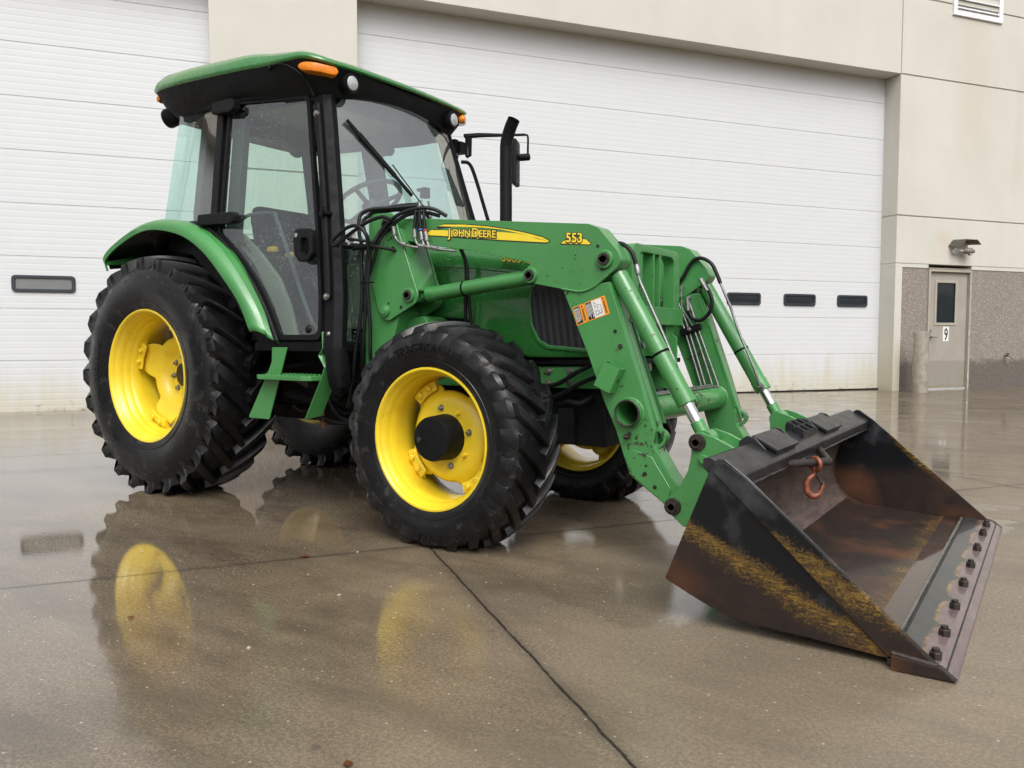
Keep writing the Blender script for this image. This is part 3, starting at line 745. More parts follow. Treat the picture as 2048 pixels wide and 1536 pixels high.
bl = empty('bollard', (2.64, 11.70, 0)); tag(bl, 'scuffed taupe steel bollard standing left of the numbered door', 'bollard')
bm = B(); tube(bm, [(0, 0, -.1), (0, 0, 1.03), (0, 0, 1.055), (0, 0, 1.06)], [.125, .125, .118, .10], 32); finish('post', bm, M['bollard'], bl)
bm = B(); tube(bm, [(0, 0, -.1), (0, 0, .006)], [.16, .155], 32); finish('base_collar', bm, M['chassis'], bl)
tp = empty('wall_tap', tuple(WT*13.667+WN*(WD-REC)+V((0, 0, .61)))); tag(tp, 'small dark hose tap on the speckled aggregate wall', 'tap')
tpi = Matrix.Translation(-V(tp.location))
bm = B(); tube(bm, [wp(13.667, .62, -.02), wp(13.667, .62, .06), wp(13.70, .60, .09), wp(13.71, .56, .10)], .016, 10); o = finish('spout', bm, M['bronze'], tp); o.matrix_parent_inverse = tpi
bm = B(); cyl(bm, wp(13.64, .65, .06), wp(13.64, .665, .06), .032, 12); cyl(bm, wp(13.667, .62, .05), wp(13.64, .66, .06), .008, 8); o = finish('handle', bm, M['chassis'], tp); o.matrix_parent_inverse = tpi

# loose pebbles and leaf litter on the slab
bm = B()
for k in range(150):
    u = random.uniform(-1.0, 7.5); v_ = random.uniform(-3.6, 5.2)
    if random.random() < .35: u = random.gauss(2.7, .8); v_ = random.gauss(-1.6, .7)
    r = random.choice((.002, .003, .003, .004, .006)) * random.uniform(.7, 1.4)
    mt = Matrix.Translation((u, v_, r*.35)) @ Matrix.Rotation(random.uniform(0, 6), 4, 'Z') @ Matrix.Diagonal((1, random.uniform(.5, .9), random.uniform(.4, .7), 1))
    bmesh.ops.create_icosphere(bm, subdivisions=1, radius=r, matrix=mt)
tag(finish('gravel', bm, M['pebble'], smooth=0, normals=False), kind='stuff')
bm = B()
for (u, v_, r, a) in ((1.9, -1.25, .03, .4), (3.45, 1.7, .035, 2), (6.9, 6.6, .05, 1), (3.3, -2.35, .02, 2.6), (2.0, -2.1, .018, 1.4), (7.8, 7.3, .05, .3), (5.2, 2.9, .03, .9)):
    c = V((u, v_, .006)); pts = []
    for t, w in ((0, .05), (.3, .36), (.6, .32), (1, .0), (.6, -.30), (.3, -.34)):
        p = V((t-.5, w, 0))*r*1.6; p.z = .010*(1+sin(t*5+a))*.6*r*10*.3; p.rotate(Matrix.Rotation(a, 3, 'Z')); pts.append(bm.verts.new(c+p))
    bm.faces.new(pts)
bmesh.ops.solidify(bm, geom=bm.faces[:], thickness=.0012)
tag(finish('leaves', bm, M['leaf'], smooth=0), kind='stuff')

# ================================================================== TRACTOR
TR = empty('tractor', (0, 0, 0))
tag(TR, 'wet green farm tractor with yellow wheels, glazed cab and front loader carrying a rusty bucket', 'tractor')
def part(name, bm, mat, parent=None, **kw): return finish(name, bm, mat, parent or TR, **kw)
def sub(name, parent): return empty(name, (0, 0, 0), parent)

# ------------------------------------------------------------------ wheels
def interp(x, xs, ys_):
    if x <= xs[0]: return ys_[0]
    for i in range(1, len(xs)):
        if x <= xs[i]:
            t = (x-xs[i-1])/(xs[i]-xs[i-1]); return ys_[i-1]+(ys_[i]-ys_[i-1])*t
    return ys_[-1]

def make_wheel(name, side, cx, cz, yc, prof, Rt, b, nl, adv, lugw, rimprof, disc, front, phase=0., words=()):
    """side -1 = near (right) side of the tractor; yc = |y| of the tyre's middle plane"""
    W = sub(name, TR)
    def P(y, r, a):                      # axial offset from the middle plane (+ = inwards), radius, angle
        p = V((cx+r*cos(a), side*(yc-y), cz+r*sin(a)))
        return p
    def squash(p):
        if p.z < .13:
            t = (.13-p.z)/.13; t = min(t, 1.); p.y += (p.y-side*yc)*.05*t
        if p.z < .001: p.z = .001+.0*p.z
        return p
    # --- tyre
    bm = B()
    full = [(-y, r) for y, r in prof]+[(y, r) for y, r in prof[::-1]]
    lathe(bm, full, P, 120)
    ybs = [y for y, r in prof]; h = Rt-prof[-1][1]
    rside = lambda y: Rt-.026*(abs(y)/b)**2.2
    dth = 2*pi/nl; sk = 1.0 if not front else .80
    carc = sorted(prof)
    def rc(y): 
        q = [(yy, rr) for yy, rr in prof if rr > prof[0][1]+.13]
        q = sorted(q); return interp(abs(y), [a for a, _ in q], [c for _, c in q])
    pr_ = sorted((r, y) for y, r in prof)
    ysurf = lambda r: interp(r, [q[0] for q in pr_], [q[1] for q in pr_])
    for sgn in (-1, 1):
        for k in range(nl):
            a0 = phase+k*dth+(dth/2 if sgn > 0 else 0)
            rows = []
            K = 9
            for i in range(-3, K+1):
                if i >= 0:
                    t = i/K; y = b*(1-t)-.012*t; top = rside(y); base = rc(y)-.006
                    a = a0-adv*(t**.85)+.03*sin(t*pi)*.4; w = lugw*(1.10-.16*t)*(1 if i < K else .8)
                else:                     # skirt running down the sidewall
                    j = -i; rj = (rside(b)-.024, Rt-.080*sk, Rt-.150*sk)[j-1]; ysf = max(ysurf(rj), b*.84); y = max(b*.99 if j == 1 else 0, ysf+(.018, .014, .001)[j-1]*sk); top = rj; base = rj
                    a = a0+.016*j; w = lugw*(1.10+.34*j)
                da = w/2/Rt
                rows.append([V(P(sgn*y, base, a+da*1.40)), V(P(sgn*y, top-.007, a+da*1.02)), V(P(sgn*y, top, a+da*.86)),
                             V(P(sgn*y, top, a-da*.86)), V(P(sgn*y, top-.007, a-da*1.02)), V(P(sgn*y, base, a-da*1.40))])
                if i < 0:                 # its flanks spread and sink into the carcass
                    j = -i
                    for q, sg in ((0, 1), (5, -1)): rows[-1][q] = V(P(sgn*(ysf-.012), rj-.004, a+sg*da*1.75))
                    for q, sg in ((1, 1), (4, -1)): rows[-1][q] = V(P(sgn*(y-.004), rj, a+sg*da*1.02))
            rows = [[bm.verts.new(p) for p in r_] for r_ in rows]
            for r0, r1 in zip(rows, rows[1:]):
                for q in range(5): bm.faces.new((r0[q], r0[q+1], r1[q+1], r1[q]))
            bm.faces.new(rows[0]); bm.faces.new(rows[-1][::-1])
    for v in bm.verts: v.co = squash(v.co)
    ty = finish('tyre', bm, M['tyre'], W, smooth=32)
    # raised sidewall lettering
    for body, ang, rad, size in words:
        yl = interp(rad+size*.35, [r for _, r in prof[:10]], [y for y, _ in prof[:10]])
        me_fn = lambda u, v_, w: squash(P(-(yl+w+.0005), rad+v_, ang-(u/rad)*(1 if side < 0 else -1)))
        text_obj('sidewall_lettering', body, size, me_fn, M['tyre'], W, .0022, 'CENTER', bold=.001, sx=1.15)
    # --- rim barrel
    yo, ri = rimprof
    bm = B(); lathe(bm, ri, lambda y, r, a: P(-yo+y, r, a), 96)
    inner = [(y, r-.007) for y, r in ri]
    rim = finish('rim', bm, M['yellow'], W, smooth=50)
    so_ = rim.modifiers.new('thickness', 'SOLIDIFY'); so_.thickness = .007; so_.offset = 0
    # --- disc with four arms
    bm = B(); d = disc; n = 144; arms = d['arms']
    def outr(a):
        k = min(abs((a-x+pi) % (2*pi)-pi) for x in arms)
        return d['r0']+(d['r1']-d['r0'])*(1-min(1, max(0, (k-d['aw'])/d['fall'])))**.75 if k > d['aw'] else d['r1']
    rings = []
    NR = len(d['prof'])
    for i, (fr, y) in enumerate(d['prof']):
        ring = []
        for k in range(n):
            a = 2*pi*k/n; ro = outr(a); r = d['hub']+(ro-d['hub'])*fr if i else d['hub']
            # depth follows absolute radius so the scallops sit on the same dish
            yy = interp(r, d['rad'], d['dep'])
            ring.append(bm.verts.new(P(-yo+yy, r, a)))
        rings.append(ring)
    for A, C in zip(rings, rings[1:]):
        for k in range(n): bm.faces.new((A[k], A[(k+1) % n], C[(k+1) % n], C[k]))
    dk = finish('wheel_disc', bm, M['yellow'], W, smooth=40); so_ = dk.modifiers.new('thickness', 'SOLIDIFY'); so_.thickness = .012; so_.offset = 0
    # --- brackets with two bolts each
    for a in arms:
        bm = B(); y = d['by']; rb = d['br']; hw = d['bw']/rb
        N_ = 6
        for lay in range(N_+1):
            pass
        pl = [(-hw, rb-.026), (hw, rb-.026), (hw*1.08, rb+.022), (-hw*1.08, rb+.022)]
        A = []
        secs = [a+(-1+2*k/N_)*hw for k in range(N_+1)]
        rows = [[bm.verts.new(P(-yo+yy, rr, s_)) for yy, rr in ((y, rb-.026), (y-.012, rb-.022), (y-.014, rb+.020), (y+.012, rb+.045), (y+.03, rb+.050), (y+.03, rb+.03), (y+.008, rb))] for s_ in secs]
        for r0, r1 in zip(rows, rows[1:]):
            for q in range(7): bm.faces.new((r0[q], r0[(q+1) % 7], r1[(q+1) % 7], r1[q]))
        bm.faces.new(rows[0]); bm.faces.new(rows[-1][::-1])
        br = finish('rim_bracket', bm, M['yellow'], W, bevel=.003, seg=1)
        for s_ in (-.45, .45):
            bm = B(); p0 = P(-yo+y-.012, rb, a+hw*s_); p1 = P(-yo+y-.027, rb, a+hw*s_); p2 = P(-yo+y-.031, rb, a+hw*s_)
            tube(bm, [p0, p1, p2], [.0155, .0145, .010], 14); finish('carriage_bolt', bm, M['yellow'], W)
    ax = V((0, side, 0))
    if front:
        bm = B(); yh = interp(.12, d['rad'], d['dep'])
        tube(bm, [P(-yo+yh+.03, 0, 0), P(-yo+yh-.015, 0, 0), P(-yo+.022, 0, 0), P(-yo+.012, 0, 0), P(-yo+.010, 0, 0)], [.112, .107, .103, .099, .06], 48)
        hub = finish('hub_cap', bm, M['black_plastic'], W, smooth=40)
        bm = B(); hexbolt(bm, P(-yo+.012, .066, radians(185)), ax, .012, .008, True); finish('drain_plug', bm, M['pin'], W)
        bm = B(); pl = rrect(-.055, .03, -.016, .016, .015)
        ring_prism(bm, pl, rrect(-.051, .026, -.012, .012, .012), lambda u, v_, w: P(-yo+.0105-w, 0, 0)+V((u, 0, v_+.028)), 0, .002)
        finish('hub_emblem', bm, M['black_plastic'], W)
    else:
        bm = B(); yh = interp(.07, d['rad'], d['dep'])
        tube(bm, [P(-yo+yh+.04, 0, 0), P(-yo+yh-.02, 0, 0), P(-yo+yh-.03, 0, 0)], [.078, .072, .05], 32); finish('hub_cap', bm, M['pin'], W)
    for k in range(8):
        a = 2*pi*k/8+radians(d['b0']); yh = interp(d['rb'], d['rad'], d['dep']); bm = B()
        hexbolt(bm, P(-yo+yh-.004, d['rb'], a), ax, d['bs'], d['bs']*1.1, True, shank=d['bs']*.9 if front else .004)
        finish('wheel_bolt', bm, M['yellow'] if front and k % 2 else M['bolt'], W)
    return W

fprof = [(.150, .322), (.158, .333), (.163, .345), (.166, .352), (.1665, .356), (.1688, .362), (.1662, .365), (.1745, .39), (.1785, .42), (.173, .446), (.163, .470), (.140, .490), (.09, .503), (.0, .509)]
rprof = [(.205, .400), (.212, .412), (.217, .425), (.219, .432), (.2195, .437), (.2225, .444), (.219, .448), (.231, .49), (.236, .545), (.229, .592), (.216, .638), (.186, .670), (.12, .693), (.0, .701)]
frim = [(.0, .3285), (-.004, .326), (-.004, .320), (.002, .315), (.012, .312), (.022, .3085), (.030, .301), (.052, .2985), (.062, .296), (.070, .2905), (.10, .288), (.16, .284), (.235, .288), (.245, .300), (.275, .304), (.296, .312), (.302, .3285)]
rrim = [(.0, .4065), (-.005, .404), (-.005, .397), (.002, .391), (.016, .387), (.030, .381), (.036, .373), (.062, .370), (.072, .367), (.080, .359), (.105, .357), (.115, .353), (.122, .347), (.18, .343), (.25, .343), (.32, .352), (.335, .372), (.38, .378), (.405, .3965), (.41, .4065)]
dfr = dict(arms=[radians(x) for x in (125, 215, 305, 35)], hub=.085, r0=.212, r1=.262, aw=.23, fall=.20, bw=.070, br=.250, by=.155, rb=.137, bs=.0115, b0=12,
           prof=[(k/10, 0) for k in range(11)], rad=[0, .165, .185, .205, .225, .262], dep=[.130, .130, .136, .152, .172, .176])
dre = dict(arms=[radians(x) for x in (158, 248, 338, 68)], hub=.06, r0=.235, r1=.318, aw=.25, fall=.24, bw=.085, br=.306, by=.150, rb=.112, bs=.014, b0=5,
           prof=[(k/12, 0) for k in range(13)], rad=[0, .14, .165, .19, .25, .29, .318], dep=[.268, .268, .260, .225, .205, .180, .176])
for s in (-1, 1):
    make_wheel('front_wheel', s, 2.2434, .4964, .667, fprof, .541, .146, 23, .30, .053, (.150, frim), dfr, True, .05,
               (('TRACTION LUG', radians(88), .405, .046), ('TITAN', radians(276), .415, .050)) if s < 0 else ())
    make_wheel('rear_wheel', s, 0, .7214, .612 if s < 0 else .69, rprof, .745, .212, 24, .31, .068, (.205, rrim), dre, False, .02,
               (('TRACTION LUG', radians(178), .50, .044),) if s < 0 else ())

# ------------------------------------------------------------------ chassis
bm = B()
box(bm, (1.15, 0, .74), (1.3, .42, .40)); box(bm, (.12, 0, .76), (.62, .46, .44)); box(bm, (2.05, 0, .74), (1.0, .36, .34))
cyl(bm, (0, -.44, .7214), (0, .44, .7214), .13, 24); cyl(bm, (0, -.3, .7214), (0, .3, .7214), .20, 24)
box(bm, (.62, 0, .48), (.7, .20, .10)); box(bm, (1.55, .30, .62), (.7, .22, .34)); cyl(bm, (1.3, -.34, .60), (1.3, .1, .60), .10, 18)
part('transmission_housing', bm, M['chassis'], bevel=.02)
bm = B()
for y in (-.27, .27):
    prism(bm, round_poly([(1.55, .70), (2.93, .72), (2.93, .826), (1.55, .80)], .015), XZ, y-.02, y+.02)
part('frame_rail', bm, M['green_mild'], bevel=.003)
for (x, z) in ((2.567, .797), (2.684, .80), (2.568, .742), (2.684, .745)):
    bm = B(); hexbolt(bm, (x, -.291, z), (0, -1, 0), .0115, .013); part('frame_bolt', bm, M['bolt'])
bm = B()
prism(bm, round_poly([(2.545, .718), (2.86, .722), (2.86, .823), (2.545, .812)], .016), XZ, -.31, -.291)
part('frame_plate', bm, M['green_mild'], bevel=.003)
for (x, z) in ((2.569, .798), (2.684, .801), (2.569, .742), (2.684, .746)):
    bm = B(); hexbolt(bm, (x, -.311, z), (0, -1, 0), .0125, .012); part('frame_bolt', bm, M['bolt'])
# front axle
bm = B()
tube(bm, [(2.2434, -.50, .50), (2.2434, -.30, .50), (2.2434, -.12, .52), (2.2434, .12, .52), (2.2434, .30, .50), (2.2434, .50, .50)], [.10, .075, .12, .12, .075, .10], 18)
for s in (-1, 1):
    cyl(bm, (2.2434, s*.47, .34), (2.2434, s*.47, .66), .06, 16); cyl(bm, (2.2434, s*.50, .4964), (2.2434, s*.66, .4964), .125, 24)
    box(bm, (2.08, s*.43, .50), (.26, .06, .06))
part('front_axle', bm, M['chassis'], bevel=.008)
bm = B(); box(bm, (2.67, -.02, .57), (.34, .44, .26)); box(bm, (2.66, -.30, .54), (.085, .03, .17)); cyl(bm, (2.80, -.22, .60), (2.80, .22, .60), .07, 16)
tube(bm, smooth_path([(2.62, -.31, .64), (2.68, -.32, .655), (2.74, -.31, .65), (2.78, -.27, .68)]), .014, 8)
part('axle_carrier', bm, M['chassis'], bevel=.012)
bm = B(); cyl(bm, (2.18, -.30, .40), (2.12, .30, .41), .028, 12); cyl(bm, (2.16, -.15, .405), (2.13, .15, .41), .045, 14); part('steering_ram', bm, M['chassis'])
bm = B(); cyl(bm, (1.30, -.40, .66), (1.30, -.50, .66), .055, 20); cyl(bm, (1.30, -.50, .66), (1.30, -.515, .66), .035, 16); part('oil_filter', bm, M['black_plastic'])
bm = B(); cyl(bm, (1.155, -.45, .625), (1.152, -.45, .475), .006, 8); tube(bm, [(1.152, -.45, .475), (1.152, -.45, .468), (1.152, -.45, .466), (1.152, -.45, .445)], [.022, .022, .013, .013], 10); part('rocker_rod', bm, M['copper'])
for pts, r in (([(.82, -.42, .785), (1.07, -.42, .817)], .012), ([(.75, -.36, .62), (1.0, -.40, .60), (1.12, -.42, .56)], .022), ([(.9, -.3, .5), (1.15, -.38, .47), (1.4, -.30, .5)], .016)):
    bm = B(); tube(bm, smooth_path(pts), r, 10); part('linkage_rod', bm, M['chassis'])
bm = B(); box(bm, (1.02, -.46, .70), (.10, .05, .035), Matrix.Rotation(.35, 3, 'Y')); part('remote_lever', bm, M['pin'], bevel=.004)

# ------------------------------------------------------------------ hood
def hood_section(x):
    # half width / shoulder / crown heights along the hood
    hw = interp(x, [1.55, 2.0, 2.55, 2.80, 2.90], [.365, .365, .35, .325, .29])
    zt = interp(x, [1.55, 2.0, 2.55, 2.80, 2.90], [1.475, 1.455, 1.385, 1.32, 1.22])
    zs = zt-.10
    zb = interp(x, [1.55, 2.10, 2.30, 2.47, 2.90], [1.10, 1.05, .93, .865, .868])
    pts = [(hw*.97, zb), (hw, zb+.015), (hw*1.0, zb+(zs-zb)*.5), (hw*.985, zs-.03), (hw*.955, zs+.02), (hw*.86, zs+.065), (hw*.55, zt-.012), (0, zt)]
    return [(y, z) for y, z in pts]+[(-y, z) for y, z in pts[-2::-1]]
bm = B(); xs = [1.55, 1.75, 1.95, 2.1, 2.2, 2.3, 2.4, 2.47, 2.55, 2.65, 2.75, 2.83, 2.88, 2.90]; rows = []
for x in xs:
    k = 1 if x < 2.88 else (.985 if x < 2.9 else .94)
    rows.append([bm.verts.new((x, y*k, z)) for y, z in hood_section(x)])
for r0, r1 in zip(rows, rows[1:]):
    for q in range(len(r0)-1): bm.faces.new((r0[q], r0[q+1], r1[q+1], r1[q]))
bm.faces.new(rows[-1]); bm.faces.new(rows[0][::-1])
hood = part('hood', bm, M['green_hood'], smooth=40)
for s in (-1, 1):
    f = lambda u, v_, w: (u, s*(.352-.10*max(0, u-2.55)*.9+w), v_)
    gp = [(2.485, 1.205), (2.475, 1.13), (2.49, 1.01), (2.53, .935), (2.585, .905), (2.84, .885), (2.845, 1.20), (2.80, 1.235), (2.55, 1.235)]
    go = round_poly(gp, [.03, .05, .08, .05, .05, .02, .03, .02, .03]); gi0 = [((x-2.665)*.925+2.667, (z-1.05)*.905+1.055) for x, z in go]
    bm = B(); ring_prism(bm, go, gi0, f, -.02, .0095); finish('grille_surround', bm, M['green_hood'], hood, bevel=.004)
    bm = B(); prism(bm, gi0, f, -.015, .004); finish('side_grille', bm, M['grille'], hood)
    bm = B()   # panel seam and side badge
    tube(bm, [(1.80, s*.3665, 1.331), (2.11, s*.3625, 1.307), (2.42, s*.356, 1.270), (2.60, s*.3485, 1.245)], .0022, 6); finish('panel_seam', bm, M['decal_black'], hood)
    fb = (lambda u, v_, w: (2.325+u, -(.3605+w-.03*0)-.0005, 1.330-.112*u+v_)) if s < 0 else (lambda u, v_, w: (2.475-u, .3605+w, 1.315+.112*u+v_))
    text_obj('model_badge_shadow', '5083 E', .060, lambda u, v_, w: fb(u+.003, v_-.003, w-.0002), M['decal_black'], hood, .0004, bold=.0022)
    text_obj('model_badge', '5083 E', .060, lambda u, v_, w: fb(u, v_, w+.0006), M['decal_yellow'], hood, .0006, bold=.0012)
bm = B()
for y in (-.365, .365): prism(bm, [(1.55, .80), (2.18, .80), (2.28, .92), (2.12, 1.06), (1.55, 1.10)], XZ, y*.86-.01, y*.86+.01)
box(bm, (2.35, 0, .90), (1.05, .58, .10)); box(bm, (1.9, 0, 1.0), (.7, .55, .2))
part('engine_block', bm, M['chassis'], bevel=.01)
bm = B(); tube(bm, smooth_path([(2.0, -.30, 1.05), (1.95, -.315, .99), (1.98, -.32, .93)]), .008, 8); part('dipstick', bm, M['pin'])
bm = B()
prism(bm, round_poly([(2.36, .852), (2.98, .856), (2.98, .834), (2.36, .828)], .004), XZ, -.31, .31); part('hood_support', bm, M['black_plastic'], bevel=.003)

# ------------------------------------------------------------------ grille guard
bm = B(); X0 = 2.955
def YZ(x): return lambda u, v_, w: (x+w, u, v_)
outer = round_poly([(-.275, 1.03), (-.275, 1.39), (.275, 1.39), (.275, 1.03)], [0, .06, .06, 0]); inner = round_poly([(-.205, 1.03), (-.205, 1.355), (.205, 1.355), (.205, 1.03)], [0, .05, .05, 0])
ring_prism(bm, outer, inner, YZ(X0), -.03, .03)
for y in (-.035, .035): prism(bm, [(y-.006, 1.03), (y+.006, 1.03), (y+.006, 1.36), (y-.006, 1.36)], YZ(X0), -.03, .03)
prism(bm, round_poly([(-.30, 1.02), (.30, 1.02), (.30, 1.105), (-.30, 1.105)], .012), YZ(X0), .031, .041)
for y in (-.20, .20):
    prism(bm, [(y-.03, .80), (y+.03, .80), (y+.05, 1.03), (y-.05, 1.03)], YZ(X0), -.012, .012)
prism(bm, round_poly([(2.84, .70), (2.98, .70), (3.0, .78), (3.0, .96), (2.94, 1.0), (2.90, .93), (2.86, .86), (2.84, .80)], .03), XZ, .21, .224)
prism(bm, round_poly([(2.84, .70), (2.98, .70), (3.0, .78), (3.0, .96), (2.94, 1.0), (2.90, .93), (2.86, .86), (2.84, .80)], .03), XZ, -.224, -.21)
part('grille_guard', bm, M['green_mild'], bevel=.004)

# ------------------------------------------------------------------ cab
def lerp(a, b_, t): return a+(b_-a)*t
def ys(X, z):                                   # |y| of the sloping cab side at (X, z)
    a = .67-(.18 if z > 1.5 else .137)*(z-1.5); b_ = .73-(.145 if z > 1.5 else .04)*(z-1.5)
    if X < .56: return b_-.13*(.56-X)-.25*max(0, .12-X)**1.0*.6
    return lerp(a, b_, (1.42-X)/.86)
def AX(z): return interp(z, [.88, 1.17, 1.5, 2.2, 2.33], [1.545, 1.515, 1.455, 1.285, 1.25])
def side_sheet(bm, poly, s, off, th, mi=0):
    prism(bm, poly, lambda u, v_, w: (u, s*(ys(u, v_)+w), v_), off, off+th, mi)

for s in (-1, 1):
    # A pillar: formed section with the outer steel strap
    bm = B(); zs_ = [.87, 1.0, 1.17, 1.35, 1.5, 1.7, 1.9, 2.1, 2.25, 2.34]
    rows = []
    for z in zs_:
        x = AX(z); y = ys(x, z); wz = .055+.012*max(0, 1.5-z)
        sec = [(x-.055, y-.07), (x-.060, y-.005), (x-.045, y+.006), (x+.012, y-.004), (x+.045, y-.035), (x+.040, y-.075), (x+.0, y-.085)]
        rows.append([bm.verts.new((a, s*c, z)) for a, c in sec])
    for r0, r1 in zip(rows, rows[1:]):
        for q in range(7): bm.faces.new((r0[q], r0[(q+1) % 7], r1[(q+1) % 7], r1[q]))
    bm.faces.new(rows[0]); bm.faces.new(rows[-1][::-1])
    pil = part('front_pillar', bm, M['black'], bevel=.004, smooth=30)
    bm = B()
    pth = [(AX(z)-.012, s*(ys(AX(z), z)+.014), z) for z in (2.20, 2.10, 1.9, 1.6, 1.35, 1.165)]
    tube(bm, smooth_path(pth, 4), [.012]*0 or .019, 10); st = finish('pillar_strap', bm, M['black'], pil)
    for z in (2.145, 1.165):
        bm = B(); x = AX(z)-.012; y = ys(x, z)+.032; cyl(bm, (x, s*(y-.012), z), (x, s*y, z), .017, 14); hexbolt(bm, (x, s*y, z), (0, s, 0), .009, .008, False); finish('strap_bolt', bm, M['bolt'], pil)
    bm = B(); x = AX(1.6)+.01; y = ys(x, 1.6)
    box(bm, (x, s*(y+.02), 1.60), (.03, .05, .02)); cyl(bm, (x-.01, s*(y+.05), 1.58), (x+.0, s*(y+.05), 1.63), .011, 10); finish('mirror_socket', bm, M['black_plastic'], pil, bevel=.003)
    # lower A-post foot
    bm = B(); tube(bm, [(1.545, s*.715, .90), (1.555, s*.715, .80), (1.555, s*.70, .72), (1.54, s*.68, .68)], [.060, .060, .058, .04], 14); finish('cab_mount_foot', bm, M['black'], pil)
    # B pillar
    bm = B(); zs_ = [1.55, 1.65, 1.9, 2.1, 2.30]; rows = []
    for z in zs_:
        x = interp(z, [1.55, 2.3], [.555, .500]); 
        rows.append([bm.verts.new((a, s*c, z)) for a, c in ((x-.035, ys(x-.03, z)-.05), (x-.035, ys(x-.03, z)+.006), (x+.040, ys(x+.03, z)+.010), (x+.045, ys(x+.03, z)-.05))])
    for r0, r1 in zip(rows, rows[1:]):
        for q in range(4): bm.faces.new((r0[q], r0[(q+1) % 4], r1[(q+1) % 4], r1[q]))
    bm.faces.new(rows[0]); bm.faces.new(rows[-1][::-1])
    part('rear_pillar', bm, M['black'], bevel=.004, smooth=30)
    # inner grey post behind the B pillar
    bm = B(); prism(bm, [(.60, 1.5), (.69, 1.5), (.645, 2.33), (.56, 2.33)], lambda u, v_, w: (u, s*(ys(u, v_)-.05-w), v_), 0, .05); part('pillar_lining', bm, M['grey_trim'], bevel=.006)
    # door
    dpoly = [(.585, 2.315), (1.20, 2.268), (1.39, 1.50), (1.452, 1.17), (1.476, .945), (1.150, .945), (1.110, 1.02), (1.055, 1.105), (.968, 1.22), (.857, 1.337), (.725, 1.458), (.607, 1.545), (.612, 1.65)]
    dro = round_poly(dpoly, [.05, .05, .3, .2, .04, .05, .1, .1, .1, .1, .1, .04, .1])
    cxm, czm = 1.0, 1.62
    dri = round_poly([(.607, 2.292), (1.183, 2.248), (1.370, 1.50), (1.431, 1.17), (1.452, .972), (1.164, .972), (1.130, 1.035), (1.075, 1.12), (.988, 1.235), (.877, 1.352), (.742, 1.474), (.630, 1.556), (.634, 1.65)], [.05, .05, .3, .2, .04, .05, .1, .1, .1, .1, .1, .04, .1])
    dr = sub('cab_door', TR)
    bm = B(); ring_prism(bm, dro, dri, lambda u, v_, w: (u, s*(ys(u, v_)+w), v_), -.012, .012); finish('door_seal', bm, M['seal'], dr, smooth=40)
    bm = B(); prism(bm, round_poly(dpoly, [.05, .05, .3, .2, .04, .05, .1, .1, .1, .1, .1, .04, .1]), lambda u, v_, w: (u, s*(ys(u, v_)+w), v_), .0035, .0035+.0001)
    bm.free(); bm = B()
    # the pane as one curved sheet
    g_ = [bm.verts.new((u, s*(ys(u, v_)+.002), v_)) for u, v_ in dro]
    fc = bm.faces.new(g_); bmesh.ops.triangulate(bm, faces=[fc])
    finish('door_glass', bm, M['glass'], dr, smooth=60)
    # hinges
    bm = B(); pl = round_poly([(.465, 1.600), (.77, 1.588), (.795, 1.600), (.795, 1.635), (.77, 1.655), (.47, 1.662)], .012); side_sheet(bm, pl, s, .012, .055); finish('door_hinge', bm, M['black_plastic'], dr, bevel=.012)
    bm = B(); pl = round_poly([(.49, 2.245), (.66, 2.235), (.69, 2.255), (.69, 2.29), (.66, 2.315), (.49, 2.315)], .012); side_sheet(bm, pl, s, .012, .05); finish('door_hinge', bm, M['black_plastic'], dr, bevel=.012)
    # handle
    bm = B(); ho = round_poly([(1.245, 1.53), (1.345, 1.525), (1.375, 1.49), (1.392, 1.39), (1.36, 1.352), (1.295, 1.352), (1.262, 1.39), (1.245, 1.46)], .03)
    hi = round_poly([(1.300, 1.475), (1.345, 1.472), (1.352, 1.46), (1.365, 1.40), (1.352, 1.385), (1.315, 1.385), (1.303, 1.40), (1.298, 1.44)], .015)
    ring_prism(bm, ho, hi, lambda u, v_, w: (u, s*(ys(u, v_)+w), v_), .006, .045); finish('door_handle', bm, M['black_plastic'], dr, bevel=.008)
    bm = B(); x, z = 1.272, 1.492; y = ys(x, z); cyl(bm, (x, s*(y+.046), z), (x, s*(y+.052), z), .012, 14); finish('lock_barrel', bm, M['chrome'], dr)
    # inner grab bar and ball stop
    bm = B(); q = [(.72, 1.615), (.80, 1.645), (.98, 1.640), (1.02, 1.60), (1.16, 1.36), (1.32, 1.08), (1.40, .99)]
    tube(bm, smooth_path([(u, s*(ys(u, z)-.035), z) for u, z in q], 5), .011, 8); finish('grab_bar', bm, M['grey_trim'], dr)
    bm = B(); bmesh.ops.create_uvsphere(bm, u_segments=16, v_segments=10, radius=.026, matrix=Matrix.Translation((1.37, s*(ys(1.37, 1.0)-.01), 1.0))); finish('door_stop', bm, M['seal'], dr)
    bm = B(); tube(bm, [(.72, s*(ys(.72, 1.53)-.02), 1.53), (.80, s*(ys(.8, 1.47)-.02), 1.475)], .011, 8); tube(bm, [(.80, s*(ys(.8, 1.47)-.02), 1.475), (.86, s*(ys(.86, 1.43)-.02), 1.43)], .005, 8); finish('gas_strut', bm, M['pin'], dr)
    # quarter glass behind the B pillar, curving round to the back
    bm = B(); zs_ = [1.60, 1.7, 1.9, 2.1, 2.3, 2.345]
